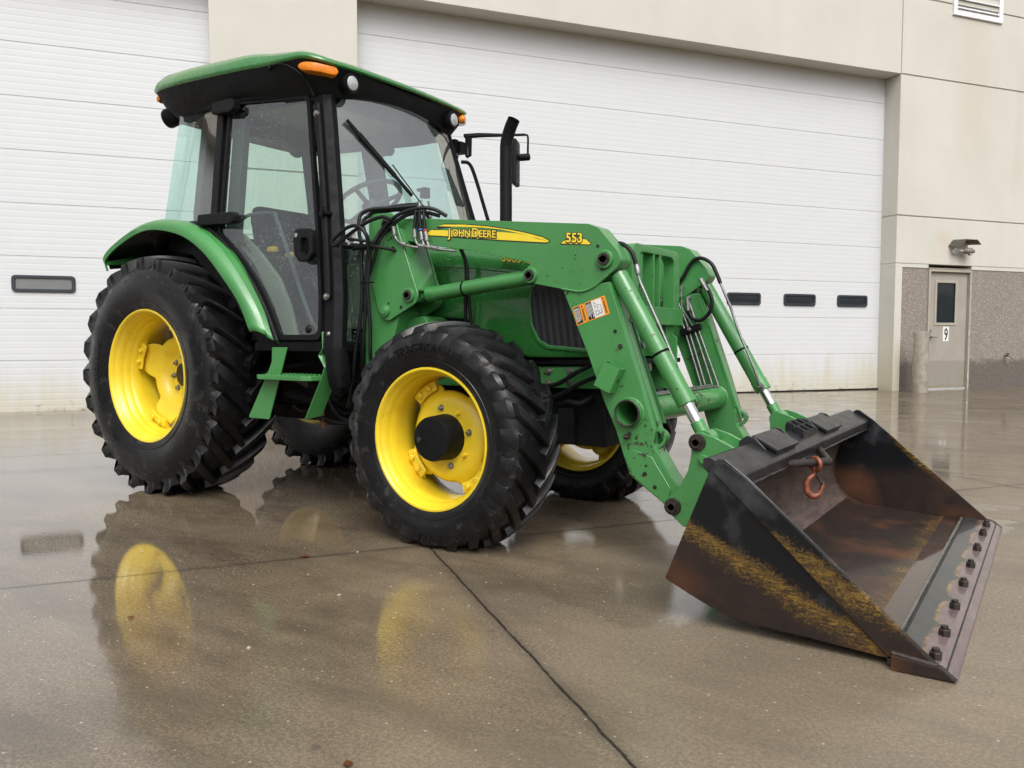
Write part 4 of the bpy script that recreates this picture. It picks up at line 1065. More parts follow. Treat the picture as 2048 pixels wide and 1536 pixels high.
    def corner(t, z):                            # t 0 = B pillar, 1 = on the back
        k = interp(z, [1.6, 2.345], [0., 1.]); X0_, Y0_ = lerp(.535, .48, k), None
        pts = [(X0_, ys(X0_, z)), (.30, ys(.30, z)), (lerp(.06, .10, k), ys(.1, z)-.005), (lerp(-.03, .05, k), lerp(.665, .575, k)), (lerp(-.075, .01, k), lerp(.60, .51, k)), (lerp(-.10, -.01, k), lerp(.45, .40, k)), (lerp(-.11, -.02, k), 0)]
        i = min(int(t), 5); f_ = t-i
        return lerp(pts[i][0], pts[i+1][0], f_), lerp(pts[i][1], pts[i+1][1], f_)
    ts = [0, .5, 1, 1.5, 2, 2.5, 3, 3.5, 4, 5, 6]
    rows = [[bm.verts.new((corner(t, z)[0], s*corner(t, z)[1], z)) for t in ts] for z in zs_]
    for r0, r1 in zip(rows, rows[1:]):
        for q in range(len(ts)-1): bm.faces.new((r0[q], r0[q+1], r1[q+1], r1[q]))
    finish('quarter_glass', bm, M['glass'], TR, smooth=60)
    # sill trim following the wheel arch
    bm = B(); tr = [(-.06, .60, 1.605), (.10, ys(.1, 1.62)-.005, 1.63), (.30, ys(.3, 1.62)+.01, 1.632), (.45, ys(.45, 1.6)+.012, 1.61), (.58, ys(.58, 1.55)+.014, 1.556), (.70, ys(.7, 1.45)+.014, 1.463), (.84, ys(.84, 1.34)+.014, 1.335), (.955, ys(.95, 1.2)+.014, 1.212), (1.04, ys(1.04, 1.1)+.014, 1.10), (1.10, ys(1.1, 1.0)+.014, 1.01), (1.145, ys(1.14, .94)+.014, .935)]
    tube(bm, smooth_path([(x, s*y, z) for x, y, z in tr], 4), .016, 8); part('arch_trim', bm, M['seal'])
    # side panel behind the glass (beige arch cover)
    bm = B(); pl = [(-.02, 1.60), (.35, 1.60), (.60, 1.52), (.78, 1.37), (.93, 1.17), (1.06, .95), (1.17, .95), (1.09, 1.13), (.99, 1.29), (.82, 1.445), (.68, 1.55), (.45, 1.63), (-.02, 1.63)]
    prism(bm, pl, lambda u, v_, w: (u, s*(ys(u, v_)-.10-w), v_), 0, .035); part('arch_cover', bm, M['beige'], bevel=.015)
    bm = B(); pl = [(-.05, 1.60), (.45, 1.60), (.60, 1.545), (.72, 1.45), (.85, 1.33), (.97, 1.20), (1.06, 1.08), (1.12, .98), (1.15, .90), (1.0, .90), (.7, 1.2), (.3, 1.45), (-.05, 1.5)]
    prism(bm, pl, lambda u, v_, w: (u, s*(ys(u, v_)-.012-w), v_), 0, .03); part('cab_side_panel', bm, M['black'], smooth=30)
    # front corner glass below the windshield
    bm = B(); q = [(1.53, s*.70, .93), (1.60, s*.38, .93), (1.575, s*.38, 1.42), (1.485, s*.655, 1.42)]
    bm.faces.new([bm.verts.new(p) for p in q]); part('lower_corner_glass', bm, M['glass'], smooth=0)
    bm = B(); tube(bm, [(1.53, s*.70, .925), (1.605, s*.38, .925)], .016, 8); tube(bm, [(1.605, s*.38, .925), (1.58, s*.38, 1.44)], .018, 8); tube(bm, [(1.49, s*.655, 1.43), (1.58, s*.38, 1.44)], .016, 8)
    part('corner_glass_frame', bm, M['black'])
for s in (-1, 1):
    bm = B(); rows = [[bm.verts.new((x+a, s*(y+c), z)) for a, c in ((-.035, -.040), (.035, -.040), (.035, .040), (-.035, .040))] for x, y, z in ((.10, .478, 1.60), (.10, .475, 1.73), (.10, .408, 2.24), (.11, .40, 2.37))]
    for r0, r1 in zip(rows, rows[1:]):
        for q in range(4): bm.faces.new((r0[q], r0[(q+1) % 4], r1[(q+1) % 4], r1[q]))
    bm.faces.new(rows[0]); bm.faces.new(rows[-1][::-1]); part('roll_bar_post', bm, M['grey_trim'], bevel=.006)
# far door hardware seen through the cab
bm = B(); box(bm, (1.02, .60, 1.93), (.05, .05, .07)); box(bm, (.995, .585, 1.95), (.04, .04, .02)); tube(bm, [(1.03, .62, 1.88), (1.06, .66, 1.62)], .008, 8); part('far_door_latch', bm, M['interior'], bevel=.006)
bm = B(); tube(bm, smooth_path([(.62, -.30, 1.0), (.66, -.28, 1.3), (.72, -.27, 1.52)], 4), .011, 8); tube(bm, [(.72, -.27, 1.50), (.735, -.268, 1.56)], [.02, .016], 10); part('range_lever', bm, M['interior'])
bm = B(); tube(bm, smooth_path([(1.18, -.33, .95), (1.20, -.33, 1.15), (1.14, -.34, 1.33)], 4), .010, 8); tube(bm, [(1.15, -.34, 1.31), (1.13, -.34, 1.37)], [.022, .02], 10); part('loader_joystick', bm, M['interior'])
# cab floor and sill
bm = B(); pl = round_poly([(.95, -.76), (1.56, -.74), (1.60, -.4), (1.60, .4), (1.56, .74), (.95, .76)], .02)
prism(bm, pl, lambda u, v_, w: (u, v_, w), .885, .935); part('cab_floor', bm, M['black'], bevel=.006)
bm = B(); prism(bm, [(.05, -.5), (1.0, -.6), (1.0, .6), (.05, .5)], lambda u, v_, w: (u, v_, w), .94, 1.0); part('cab_floor_pan', bm, M['interior'])
bm = B(); prism(bm, [(-.02, .9), (.06, .9), (.06, 1.62), (-.06, 1.62)], XZ, -.55, .55); part('cab_rear_wall', bm, M['interior'])
# windshield: bowed glass, with black edge posts
bm = B(); zs_ = [1.44, 1.6, 1.8, 2.0, 2.15, 2.30]; rows = []
for z in zs_:
    x = AX(z)+.03; yy = ys(AX(z), z)-.045
    rows.append([bm.verts.new((x+.075*(1-(t/4)**2), yy*t/4, z)) for t in range(-4, 5)])
for r0, r1 in zip(rows, rows[1:]):
    for q in range(8): bm.faces.new((r0[q], r0[q+1], r1[q+1], r1[q]))
ws = part('windshield', bm, M['glass_front'], smooth=60)
bm = B()
for z, r in ((1.435, .018),):
    x = AX(z)+.03; yy = ys(AX(z), z)-.045; tube(bm, [(x+.075*(1-(t/4)**2), yy*t/4, z) for t in range(-4, 5)], r, 8)
finish('windshield_frame', bm, M['seal'], ws)
bm = B(); rows = []                               # smoked sun band across the top, following a curve
def wsx(y, z): 
    yy = ys(AX(z), z)-.045; return AX(z)+.03+.075*(1-(y/yy)**2)+.004
for t in range(-8, 9):
    u = t/8; y = u*.50; zl = 2.262+.02-.055*abs(u)**2.2-.02*u
    if abs(u) > .9: zl -= .05
    rows.append([bm.verts.new((wsx(y, z), y, z)) for z in (zl, (zl+2.34)/2, 2.34)])
for r0, r1 in zip(rows, rows[1:]):
    for q in range(2): bm.faces.new((r0[q], r0[q+1], r1[q+1], r1[q]))
finish('sun_band', bm, M['visor'], ws, smooth=60)
# wiper
bm = B(); pv = V((wsx(-.03, 1.71)+.03, -.035, 1.715))
tube(bm, [(wsx(0, 1.6)+.03, .02, 1.60), pv], [.012, .009], 8); tube(bm, [pv, (wsx(-.2, 1.92)+.03, -.22, 1.92)], .0045, 6)
p0, p1 = V((wsx(-.44, 2.13)+.012, -.455, 2.13)), V((wsx(-.08, 1.76)+.012, -.09, 1.765)); d = (p1-p0).normalized()
rt = Matrix((d, d.cross(V((1, 0, .25))).normalized(), V((1, 0, .25)).normalized())).transposed()
box(bm, (p0+p1)/2, ((p1-p0).length, .022, .012), rt); box(bm, (p0*.55+p1*.45), (.30, .030, .014), rt)
finish('wiper', bm, M['seal'], ws, bevel=.002, seg=1)

# roof ---------------------------------------------------------------
def roof_edge(n=72):
    """closed outline (x, y, z) of the green skin's lower edge"""
    pts = []
    base = [(-.165, -.44, 2.482), (-.15, -.56, 2.482), (-.10, -.655, 2.476), (.14, -.685, 2.471), (.466, -.69, 2.458), (.768, -.69, 2.444), (1.0, -.685, 2.430), (1.16, -.68, 2.428), (1.27, -.67, 2.425), (1.345, -.635, 2.408), (1.385, -.57, 2.395), (1.405, -.40, 2.396), (1.42, -.2, 2.394), (1.425, 0, 2.394)]
    half = smooth_path(base, 5); full = list(half)+[V((p.x, -p.y, p.z)) for p in half[-2:0:-1]]
    last = V((half[0].x, -half[0].y, half[0].z)); full.append(last)
    return full
edge = roof_edge(); ctr = V((.62, 0, 0)); bm = B()
def inset(p, k, dz): 
    t = min(1, max(0, (p.x-.75)/.65)); t = t*t*(3-2*t)
    q = V((ctr.x+(p.x-ctr.x)*(1-k), p.y*(1-k*1.0), p.z+dz*(1-.52*t if dz > 0 else 1))); return q
lay = [(.012, -.006), (.0, .004), (.0, .018), (.016, .050), (.05, .082), (.11, .103), (.20, .112), (.45, .125), (.75, .130)]
rows = [[bm.verts.new(inset(p, k, dz)) for p in edge] for k, dz in lay]; n = len(edge)
for r0, r1 in zip(rows, rows[1:]):
    for q in range(n): bm.faces.new((r0[q], r0[(q+1) % n], r1[(q+1) % n], r1[q]))
bm.faces.new(rows[-1])
roof = part('roof', bm, M['green_hood'], smooth=50)
bm = B()
lay = [(.014, -.004), (.03, -.03), (.065, -.085), (.12, -.135), (.155, -.16), (.155, -.185), (.20, -.19)]
rows = []
for k, dz in lay:
    row = []
    for p in edge:
        q = inset(p, k, dz)
        if q.x > 1.20: q.x = min(q.x, 1.395-.06*max(0, -dz-.1)); q.x += .35*max(0, k-.06)*(1 if p.x > 1.3 else .4)
        row.append(bm.verts.new(q))
    rows.append(row)
for r0, r1 in zip(rows, rows[1:]):
    for q in range(n): bm.faces.new((r0[q], r0[(q+1) % n], r1[(q+1) % n], r1[q]))
finish('roof_skirt', bm, M['black_plastic'], roof, smooth=40)
bm = B(); prism(bm, [(.03, -.50), (.5, -.55), (1.22, -.47), (1.27, -.3), (1.29, 0), (1.27, .3), (1.22, .47), (.5, .55), (.03, .50)], lambda u, v_, w: (u, v_, w), 2.355, 2.375); finish('roof_lining', bm, M['liner'], roof)
bm = B(); prism(bm, [(.06, 2.25), (.30, 2.25), (.30, 2.36), (.02, 2.36)], XZ, -.42, .30); finish('air_vent_box', bm, M['beige'], roof, bevel=.03)
# side headers above the doors
bm = B()
for s in (-1, 1):
    tube(bm, [(.05, s*(ys(.1, 2.33)-.0), 2.335), (.5, s*(ys(.5, 2.31)+.0), 2.318), (.9, s*ys(.9, 2.28), 2.295), (1.25, s*(ys(1.25, 2.26)-.005), 2.272)], .022, 8)
x = AX(2.3)+.03
tube(bm, [(x+.05*(1-(t/4)**2), .50*t/4, 2.315) for t in range(-4, 5)], .03, 8); tube(bm, [(-.015, -.42, 2.35), (-.02, 0, 2.352), (-.015, .42, 2.35)], .025, 8)
finish('roof_header', bm, M['black'], roof)
def lamp(p, d, r, mat_l, name, depth=.08):
    d = V(d).normalized(); p = V(p); bm = B()
    tube(bm, [p-d*depth, p-d*depth*.6, p-d*.008, p+d*.004, p+d*.004, p-d*.006], [r*.75, r*1.18, r*1.24, r*1.16, r*1.0, r*.98], 28, caps=True); h_ = finish(name, bm, M['black_plastic'], roof, smooth=35)
    bm = B(); tube(bm, [p-d*.01, p+d*.001, p+d*.007, p+d*.010], [r*.98, r*.97, r*.75, r*.02], 28); return bm
for s in (-1, 1):
    bm = lamp((1.398, s*.438, 2.323), (1, s*.05, -.03), .044, None, 'work_lamp_housing'); finish('work_lamp_lens', bm, M['lens'], roof, smooth=60)
    bm = lamp((-.17, s*.52, 2.352), (-1, s*.30, -.25), .050, None, 'work_lamp_housing', .11); finish('work_lamp_lens', bm, M['lens'], roof, smooth=60)
    # amber corner marker, bent round the corner
    bm = B(); pth = [V((1.245, s*.664, 2.375)), V((1.285, s*.653, 2.372)), V((1.33, s*.622, 2.366)), V((1.372, s*.560, 2.358)), V((1.385, s*.535, 2.356))]
    pth = smooth_path(pth, 4); rows = []
    for i, p in enumerate(pth):
        d_ = (pth[min(i+1, len(pth)-1)]-pth[max(i-1, 0)]).normalized(); o_ = V((-d_.y, d_.x, 0))*(1 if s > 0 else -1); o_ = o_ if o_.y*s > -.2 and (o_.x > 0 or o_.y*s > 0) else -o_
        t_ = (i+.0)/(len(pth)-1); k = (1-abs(2*t_-1)**5)**.5*.98+.02
        e = .027*max(.25, k)
        rows.append([bm.verts.new(p+o_*a+V((0, 0, c))) for a, c in ((-.05, e), (.004, e), (.016, e*.75), (.020, 0), (.016, -e*.75), (.004, -e), (-.05, -e))])
    for r0, r1 in zip(rows, rows[1:]):
        for q in range(7): bm.faces.new((r0[q], r0[(q+1) % 7], r1[(q+1) % 7], r1[q]))
    bm.faces.new(rows[0]); bm.faces.new(rows[-1][::-1]); finish('marker_light', bm, M['amber'], roof, smooth=30)
    bm = B(); box(bm, (-.105, s*.612, 2.438), (.025, .06, .035), Matrix.Rotation(s*-.5, 3, 'Z')); finish('tail_light', bm, M['amber'], roof, bevel=.012)
# aerial lead on the near roof edge
bm = B(); tube(bm, smooth_path([(1.02, -.672, 2.412), (1.10, -.685, 2.414), (1.18, -.66, 2.385), (1.24, -.62, 2.32), (1.265, -.59, 2.24)], 6), .004, 6); bmesh.ops.create_uvsphere(bm, u_segments=10, v_segments=8, radius=.012, matrix=Matrix.Translation((1.015, -.674, 2.412))); finish('aerial_lead', bm, M['seal'], roof)

# interior --------------------------------------------------------------
seat = sub('seat', TR)
bm = B(); prism(bm, round_poly([(.30, 1.30), (.78, 1.34), (.80, 1.22), (.32, 1.20)], .04), XZ, -.25, .25); finish('seat_cushion', bm, M['seat'], seat, bevel=.03)
bm = B(); prism(bm, round_poly([(.36, 1.28), (.27, 1.72), (.30, 1.79), (.38, 1.79), (.46, 1.35), (.46, 1.26)], .03), XZ, -.25, .25); finish('seat_back', bm, M['seat'], seat, bevel=.04)
for s in (-1, 1):
    bm = B(); box(bm, (.58, s*.30, 1.50), (.32, .07, .05)); box(bm, (.42, s*.30, 1.42), (.06, .05, .16)); finish('armrest', bm, M['seat'], seat, bevel=.015)
bm = B(); box(bm, (.55, 0, 1.10), (.36, .34, .26)); finish('seat_base', bm, M['interior'], seat, bevel=.02)
con = sub('control_console', TR)
bm = B(); prism(bm, round_poly([(.45, 1.0), (1.0, 1.0), (.98, 1.40), (.60, 1.46), (.42, 1.44)], .04), XZ, -.55, -.36); finish('console_body', bm, M['interior'], con, bevel=.02)
for (x, y, z) in ((.69, -.40, 1.47), (.83, -.40, 1.43), (.74, -.46, 1.46)):
    bm = B(); cyl(bm, (x, y, z-.09), (x, y, z), .010, 8); finish('lever', bm, M['interior'], con)
    bm = B(); box(bm, (x, y, z+.012), (.055, .03, .036)); finish('lever_knob', bm, M['knob'], con, bevel=.012)
dash = sub('dashboard', TR)
bm = B(); prism(bm, round_poly([(1.20, .95), (1.50, .95), (1.48, 1.52), (1.36, 1.60), (1.22, 1.50)], .05), XZ, -.20, .20); finish('dash_cowl', bm, M['interior'], dash, bevel=.03)
bm = B(); prism(bm, [(1.33, 1.0), (1.53, 1.0), (1.53, 1.42), (1.42, 1.45)], XZ, -.50, -.36); finish('side_cover', bm, M['beige'], dash, bevel=.02)
stc = V((1.11, -.03, 1.775)); axs = V((-.50, 0, .86)).normalized(); a_, b2 = frame_of(axs)
bm = B(); tube(bm, [stc+(a_*cos(t)+b2*sin(t))*.205 for t in [2*pi*k/40 for k in range(40)]], .0145, 10, closed=True)
for ang in (.6, .6+2.1, .6+4.2): tube(bm, [stc-axs*.035, stc+(a_*cos(ang)+b2*sin(ang))*.20], [.017, .012], 8)
cyl(bm, stc-axs*.06, stc-axs*.015, .05, 16); finish('steering_wheel', bm, M['grey_trim'], dash)
bm = B(); cyl(bm, stc-axs*.05, V((1.32, -.03, 1.45)), .035, 14); finish('steering_column', bm, M['interior'], dash)
bm = B(); tube(bm, smooth_path([(.35, .34, 1.66), (.40, .36, 1.9), (.42, .37, 2.3)], 5), .006, 6); part('cab_cable', bm, M['seal'])

# fenders -----------------------------------------------------------------
for s in (-1, 1):
    lip = [(-.37, 1.375), (-.385, 1.44), (-.25, 1.513), (-.03, 1.58), (.165, 1.590), (.415, 1.540), (.612, 1.44), (.783, 1.293), (.93, 1.139), (1.018, .985)]
    inn = [(-.37, 1.395), (-.375, 1.50), (-.22, 1.60), (.0, 1.665), (.24, 1.655), (.53, 1.575), (.745, 1.445), (.925, 1.265), (1.06, 1.085), (1.155, .925)]
    lipS = smooth_path([(x, 0, z) for x, z in lip], 5); innS = smooth_path([(x, 0, z) for x, z in inn], 5); N = len(lipS)
    bm = B(); rows = []
    for i in range(N):
        t = i/(N-1); l, q = lipS[i], innS[i]
        rad = V((l.x-.05, 0, l.z-.72)).normalized()
        yin = interp(q.x, [-.4, -.05, .15, .35, .8, 1.2], [.46, .52, .66, .715, .735, .755])
        hgt = .042*(1-.0*t)
        def pt(f, extra=0):                      # f: 0 crest -> 1 inner edge
            c = l+rad*hgt; y = lerp(.838, yin, f); p = c.lerp(q, f**.9); p = p+rad*extra
            return (p.x, s*y, p.z)
        rows.append([bm.verts.new(p) for p in ((l.x-rad.x*.0, s*.826, l.z), (l.x, s*.838, l.z), (l.x+rad.x*hgt*.7, s*.840, l.z+rad.z*hgt*.7), pt(.06, .004), pt(.22, .012), pt(.42, .016), pt(.47, .004), pt(.72, .004), pt(1., 0.))])
    for r0, r1 in zip(rows, rows[1:]):
        for k in range(8): bm.faces.new((r0[k], r0[k+1], r1[k+1], r1[k]))
    fd = part('rear_fender', bm, M['green'], smooth=45); m_ = fd.modifiers.new('thickness', 'SOLIDIFY'); m_.thickness = .006; m_.offset = -1
    bm = B(); rows = []                          # dark inner wheel-arch liner
    for i in range(N):
        l = lipS[i]; rad = V((l.x-.05, 0, l.z-.72)).normalized()
        rows.append([bm.verts.new((l.x+rad.x*d_, s*y, l.z+rad.z*d_)) for d_, y in ((.012, .815), (.03, .70), (.035, .45), (-.05, .40), (-.4, .40))])
    for r0, r1 in zip(rows, rows[1:]):
        for k in range(4): bm.faces.new((r0[k], r0[k+1], r1[k+1], r1[k]))
    finish('wheel_arch_liner', bm, M['tyre'], fd, smooth=45)

# steps ---------------------------------------------------------------------
for s in (-1, 1):
    st = sub('access_step', TR)
    def slant(poly, x0, th):                     # plate lying across the tractor, poly in (y, z), sheared in x with z
        bm = B(); prism(bm, poly, lambda u, v_, w: (x0(v_)+w, s*u, v_), 0, th); return bm
    # rear hanger: a plate in the x-z plane leaning back
    bm = B(); pl = round_poly([(1.105, .905), (1.225, .905), (1.07, .515), (.895, .515), (1.085, .80), (1.10, .83)], [0, 0, .01, .01, .02, .02])
    prism(bm, pl, XZ, s*.755, s*.763)
    finish('side_plate', bm, M['green_mild'], st, bevel=.0015, seg=1)
    bm = B(); q = [(1.470, .985), (1.472, .90), (1.440, .865), (1.485, .805), (1.46, .75), (1.330, .525)]
    A = []
    for x, z in q: A.append((bm.verts.new((x, s*.745, z)), bm.verts.new((x+.045, s*.665, z+.02)), bm.verts.new((x+.051, s*.667, z+.02)), bm.verts.new((x+.006, s*.747, z))))
    for r0, r1 in zip(A, A[1:]):
        for k in range(4): bm.faces.new((r0[k], r0[(k+1) % 4], r1[(k+1) % 4], r1[k]))
    bm.faces.new(A[0]); bm.faces.new(A[-1][::-1]); finish('side_plate', bm, M['green_mild'], st, bevel=.002, seg=1)
    bm = B(); tp_ = round_poly([(1.02, -.80), (1.06, -.825), (1.40, -.825), (1.445, -.80), (1.47, -.66), (1.05, -.66)], .015)
    prism(bm, tp_, lambda u, v_, w: (u, -s*v_, w), .735, .760); tr_ = finish('tread', bm, M['green_mild'], st, bevel=.004)
    bm = B()
    for i in range(11):
        for j in range(4): cyl(bm, (1.09+i*.033, s*(.685+j*.034), .760), (1.09+i*.033, s*(.685+j*.034), .766), .008, 6)
    finish('tread_grip', bm, M['green_mild'], st, smooth=0)
    for x, z in ((1.50, .975), (1.497, .905), (1.505, .84)):
        bm = B(); bmesh.ops.create_uvsphere(bm, u_segments=10, v_segments=8, radius=.014, matrix=Matrix.Translation((x+.015, s*.735, z))); finish('step_bolt', bm, M['bolt'], st)

# exhaust, mirror, rail -------------------------------------------------------
bm = B(); ex = V((1.872, .33, 1.30))
pth = smooth_path([(1.872, .33, 1.30), (1.872, .33, 1.7), (1.872, .33, 2.02), (1.880, .325, 2.10), (1.912, .315, 2.17), (1.945, .305, 2.215)], 5)
tube(bm, pth, .036, 22, caps=False); inn_ = tube(bm, pth, .031, 22, caps=False); ex_ = part('exhaust_pipe', bm, M['black_plastic'], smooth=50, normals=False)
bm = B(); e0, e1 = pth[-2], pth[-1]; tube(bm, [e1-(e1-e0)*.3, e1], [.0362, .0362], 22, caps=False); bmesh.ops.solidify(bm, geom=bm.faces[:], thickness=.004); finish('pipe_tip', bm, M['black_plastic'], ex_)
mir = sub('mirror', TR)
bm = B(); box(bm, (1.27, .60, 2.19), (.05, .04, .12)); box(bm, (1.29, .64, 2.20), (.06, .07, .075)); box(bm, (1.318, .672, 2.205), (.012, .02, .12)); finish('mirror_bracket', bm, M['black_plastic'], mir, bevel=.004)
bm = B(); tube(bm, [(1.30, .70, 2.155), (1.325, .70, 2.16), (1.325, .70, 2.27), (1.29, .69, 2.288), (1.36, .76, 2.30), (1.47, .86, 2.305)], [.012, .012, .015, .017, .015, .011], 8); tube(bm, [(1.46, .85, 2.304), (1.585, .97, 2.315)], .009, 8)
tube(bm, smooth_path([(1.585, .97, 2.315), (1.60, .98, 2.30), (1.60, .98, 2.20), (1.605, .98, 2.17)], 4), .007, 8); finish('mirror_arm', bm, M['black_plastic'], mir)
bm = B(); cyl(bm, (1.54, .955, 2.165), (1.615, .985, 2.168), .024, 16); box(bm, (1.525, .945, 2.13), (.035, .15, .30), Matrix.Rotation(.42, 3, 'Z')); finish('mirror_head', bm, M['black_plastic'], mir, bevel=.012)
for s in (1,):
    bm = B(); tube(bm, smooth_path([(1.33, .60, 2.10), (1.365, .64, 2.09), (1.40, .66, 2.0), (1.47, .69, 1.75), (1.54, .72, 1.50), (1.545, .72, 1.40)], 5), .012, 8); part('hand_rail', bm, M['black'])

# ================================================================== LOADER
GW, GM = M['green_worn'], M['green_mild']
def pinhead(name, parent, x, y, z, s, r=.036, mat=None):
    bm = B(); tube(bm, [(x, y-s*.01, z), (x, y+s*.012, z), (x, y+s*.014, z)], [r, r, r*.9], 24); o = finish(name.replace('pin', 'pin_boss'), bm, GM if mat is None else mat, parent, bevel=.002, seg=1)
    bm = B(); y2 = y+s*.014; tube(bm, [(x, y2, z), (x, y2+s*.008, z), (x, y2+s*.008, z), (x, y2+s*.003, z), (x, y2+s*.003, z)], [r*.68, r*.64, r*.38, r*.36, .001], 20)
    cyl(bm, (x, y2, z), (x, y2+s*.007, z), r*.17, 8); finish(name, bm, M['pin'], parent)

boom_poly = round_poly([(1.765, 1.535), (1.845, 1.552), (1.983, 1.541), (2.915, 1.443), (2.962, 1.424), (3.052, 1.322), (3.073, 1.280), (3.048, 1.245), (2.986, 1.205), (2.938, 1.172), (2.874, 1.158), (2.778, 1.172), (2.641, 1.199), (2.598, 1.218), (2.592, 1.26), (2.628, 1.292), (2.263, 1.371), (1.991, 1.416), (1.86, 1.446), (1.775, 1.475)],
                       [.03, .02, 0, .01, .01, .02, .03, .02, .02, .04, .05, .04, .02, .03, .02, .01, 0, .02, .03, .03], 4)
low_poly = round_poly([(2.782, 1.180), (2.940, 1.185), (3.015, 1.195), (3.163, .775), (3.227, .574), (3.226, .517), (3.300, .400), (3.360, .330), (3.375, .285), (3.335, .245), (3.297, .262), (3.118, .382), (3.087, .465), (3.051, .569), (2.994, .687), (2.918, .877)],
                      [0, 0, 0, 0, .02, .02, .03, .03, .03, .04, .02, .03, .01, 0, 0, 0], 4)
mast_poly = round_poly([(1.663, 1.30), (1.667, 1.515), (1.668, 1.556), (1.695, 1.582), (1.825, 1.578), (1.850, 1.552), (1.872, 1.478), (1.993, 1.172), (1.985, 1.130), (1.800, 1.040), (1.759, 1.052), (1.730, 1.093)], [.02, 0, .01, .02, .03, .02, .02, .05, .05, .05, .04, .05], 5)
LX = [(2.997, 1.288), (3.432, .5497), (1.938, 1.166), (2.625, 1.236), (3.335, .286), (1.80, 1.521)]    # tilt pin, rod pin, lift rear, lift front, bucket pivot, boom pivot
for s in (-1, 1):
    yo, yi = s*.56, s*.455
    # mast
    ms = sub('loader_mast', TR)
    bm = B(); prism(bm, mast_poly, XZ, s*.60, s*.588); finish('outer_plate', bm, GM, ms, bevel=.002, seg=1)
    bm = B(); prism(bm, [(x+.012, z-.01) for x, z in mast_poly], XZ, s*.43, s*.418); finish('inner_plate', bm, GM, ms, bevel=.002, seg=1)
    bm = B()
    prism(bm, round_poly([(1.625, 1.28), (1.67, 1.42), (1.73, 1.30), (1.86, 1.08), (1.82, .96), (1.80, .70), (1.615, .66)], .03), XZ, s*.583, s*.43)
    prism(bm, [(1.86, 1.50), (1.872, 1.50), (1.985, 1.19), (1.973, 1.18)], XZ, s*.588, s*.43)
    finish('post', bm, GM, ms, bevel=.006)
    bm = B(); prism(bm, round_poly([(1.62, .66), (1.80, .66), (1.80, .82), (1.62, .82)], .02), XZ, s*.56, s*.27); finish('mount_foot', bm, GM, ms, bevel=.006)
    bm = B(); prism(bm, round_poly([(1.80, .93), (1.98, 1.0), (1.95, 1.07), (1.78, 1.04)], .03), XZ, s*.50, s*.30); finish('mast_brace', bm, GM, ms, bevel=.008)
    pinhead('pivot_pin', ms, 1.80, s*.60, 1.521, s, .036, M['pin']); pinhead('pivot_pin', ms, 1.938, s*.60, 1.166, s, .036)
    bm = B(); tube(bm, [(1.779, s*.60, 1.092), (1.779, s*.612, 1.092), (1.779, s*.612, 1.092), (1.779, s*.618, 1.092)], [.030, .029, .019, .018], 20); finish('park_pin', bm, GM, ms, bevel=.001, seg=1)
    for (x, z, r) in ((1.884, 1.108, .010), (1.805, 1.442, .005), (1.822, 1.452, .007), (1.834, 1.399, .012), (1.801, 1.129, .006)):
        bm = B(); cyl(bm, (x, s*.6004, z), (x, s*.6012, z), r, 12); finish('drilled_hole', bm, M['decal_black'], ms)
    # arm
    ar = sub('loader_arm', TR)
    bm = B(); prism(bm, boom_poly, XZ, yo, yi); finish('boom', bm, GM, ar, bevel=.004, smooth=30)
    bm = B(); prism(bm, low_poly, XZ, s*.5565, s*.4585); lb = finish('lower_boom', bm, GW, ar, bevel=.006, smooth=30)
    bm = B(); cyl(bm, (3.118, s*.60, .646), (3.118, s*.40, .646), .052, 40); cut = finish('cutter', bm, GW)
    bo = lb.modifiers.new('tube_hole', 'BOOLEAN'); bo.operation = 'DIFFERENCE'; bo.object = cut; bo.solver = 'EXACT'
    dg = bpy.context.evaluated_depsgraph_get(); dg.update(); lb2 = bpy.data.meshes.new_from_object(lb.evaluated_get(dg)); lb.modifiers.clear(); lb.data = lb2
    bpy.data.objects.remove(cut); wn_ = lb.modifiers.new('flat_faces', 'WEIGHTED_NORMAL'); wn_.keep_sharp = True
    # weld bead under the goose neck and reinforcing plate edges
    bm = B(); tube(bm, smooth_path([(2.785, s*.559, 1.172), (2.874, s*.559, 1.157), (2.935, s*.559, 1.171), (2.985, s*.559, 1.204), (3.01, s*.559, 1.222)], 4), .0055, 6); finish('weld_bead', bm, GM, ar)
    bm = B(); prism(bm, round_poly([(3.098, .462), (3.13, .495), (3.222, .468), (3.232, .45), (3.305, .345), (3.290, .272), (3.125, .388)], [.02]*7), XZ, s*.5565, s*.5615); finish('tip_doubler', bm, GW, ar, bevel=.002, seg=1)
    bm = B()                                     # tube guard angle along the front face
    prism(bm, [(3.070, 1.03), (3.080, 1.03), (3.238, .60), (3.215, .60)], XZ, s*.462, s*.455)
    box(bm, (3.135, s*.498, .853), (.010, .035, .66), Matrix.Rotation(radians(-19.5), 3, 'Y')); finish('front_rib', bm, GW, ar, bevel=.002, seg=1)
    pinhead('tilt_pin', ar, 2.997, yo, 1.288, s, .040)
    pinhead('lift_pin', ar, 2.625, yo, 1.236, s, .036)
    for (x, z, r) in ((2.962, 1.345, .008), (2.985, 1.252, .013), (3.045, .985, .009), (3.19, .395, .010), (3.235, .345, .009), (3.195, .43, .006)):
        yq = yo if z > 1.2 else s*.5565
        if z < .5: yq = s*.5615
        bm = B(); cyl(bm, (x, yq+s*.0003, z), (x, yq+s*.001, z), r, 12); finish('drilled_hole', bm, M['decal_black'], ar)
    bm = B(); hexbolt(bm, (3.071, s*.5565, .923), (0, s, 0), .011, .007, False); finish('arm_bolt', bm, M['pin'], ar)
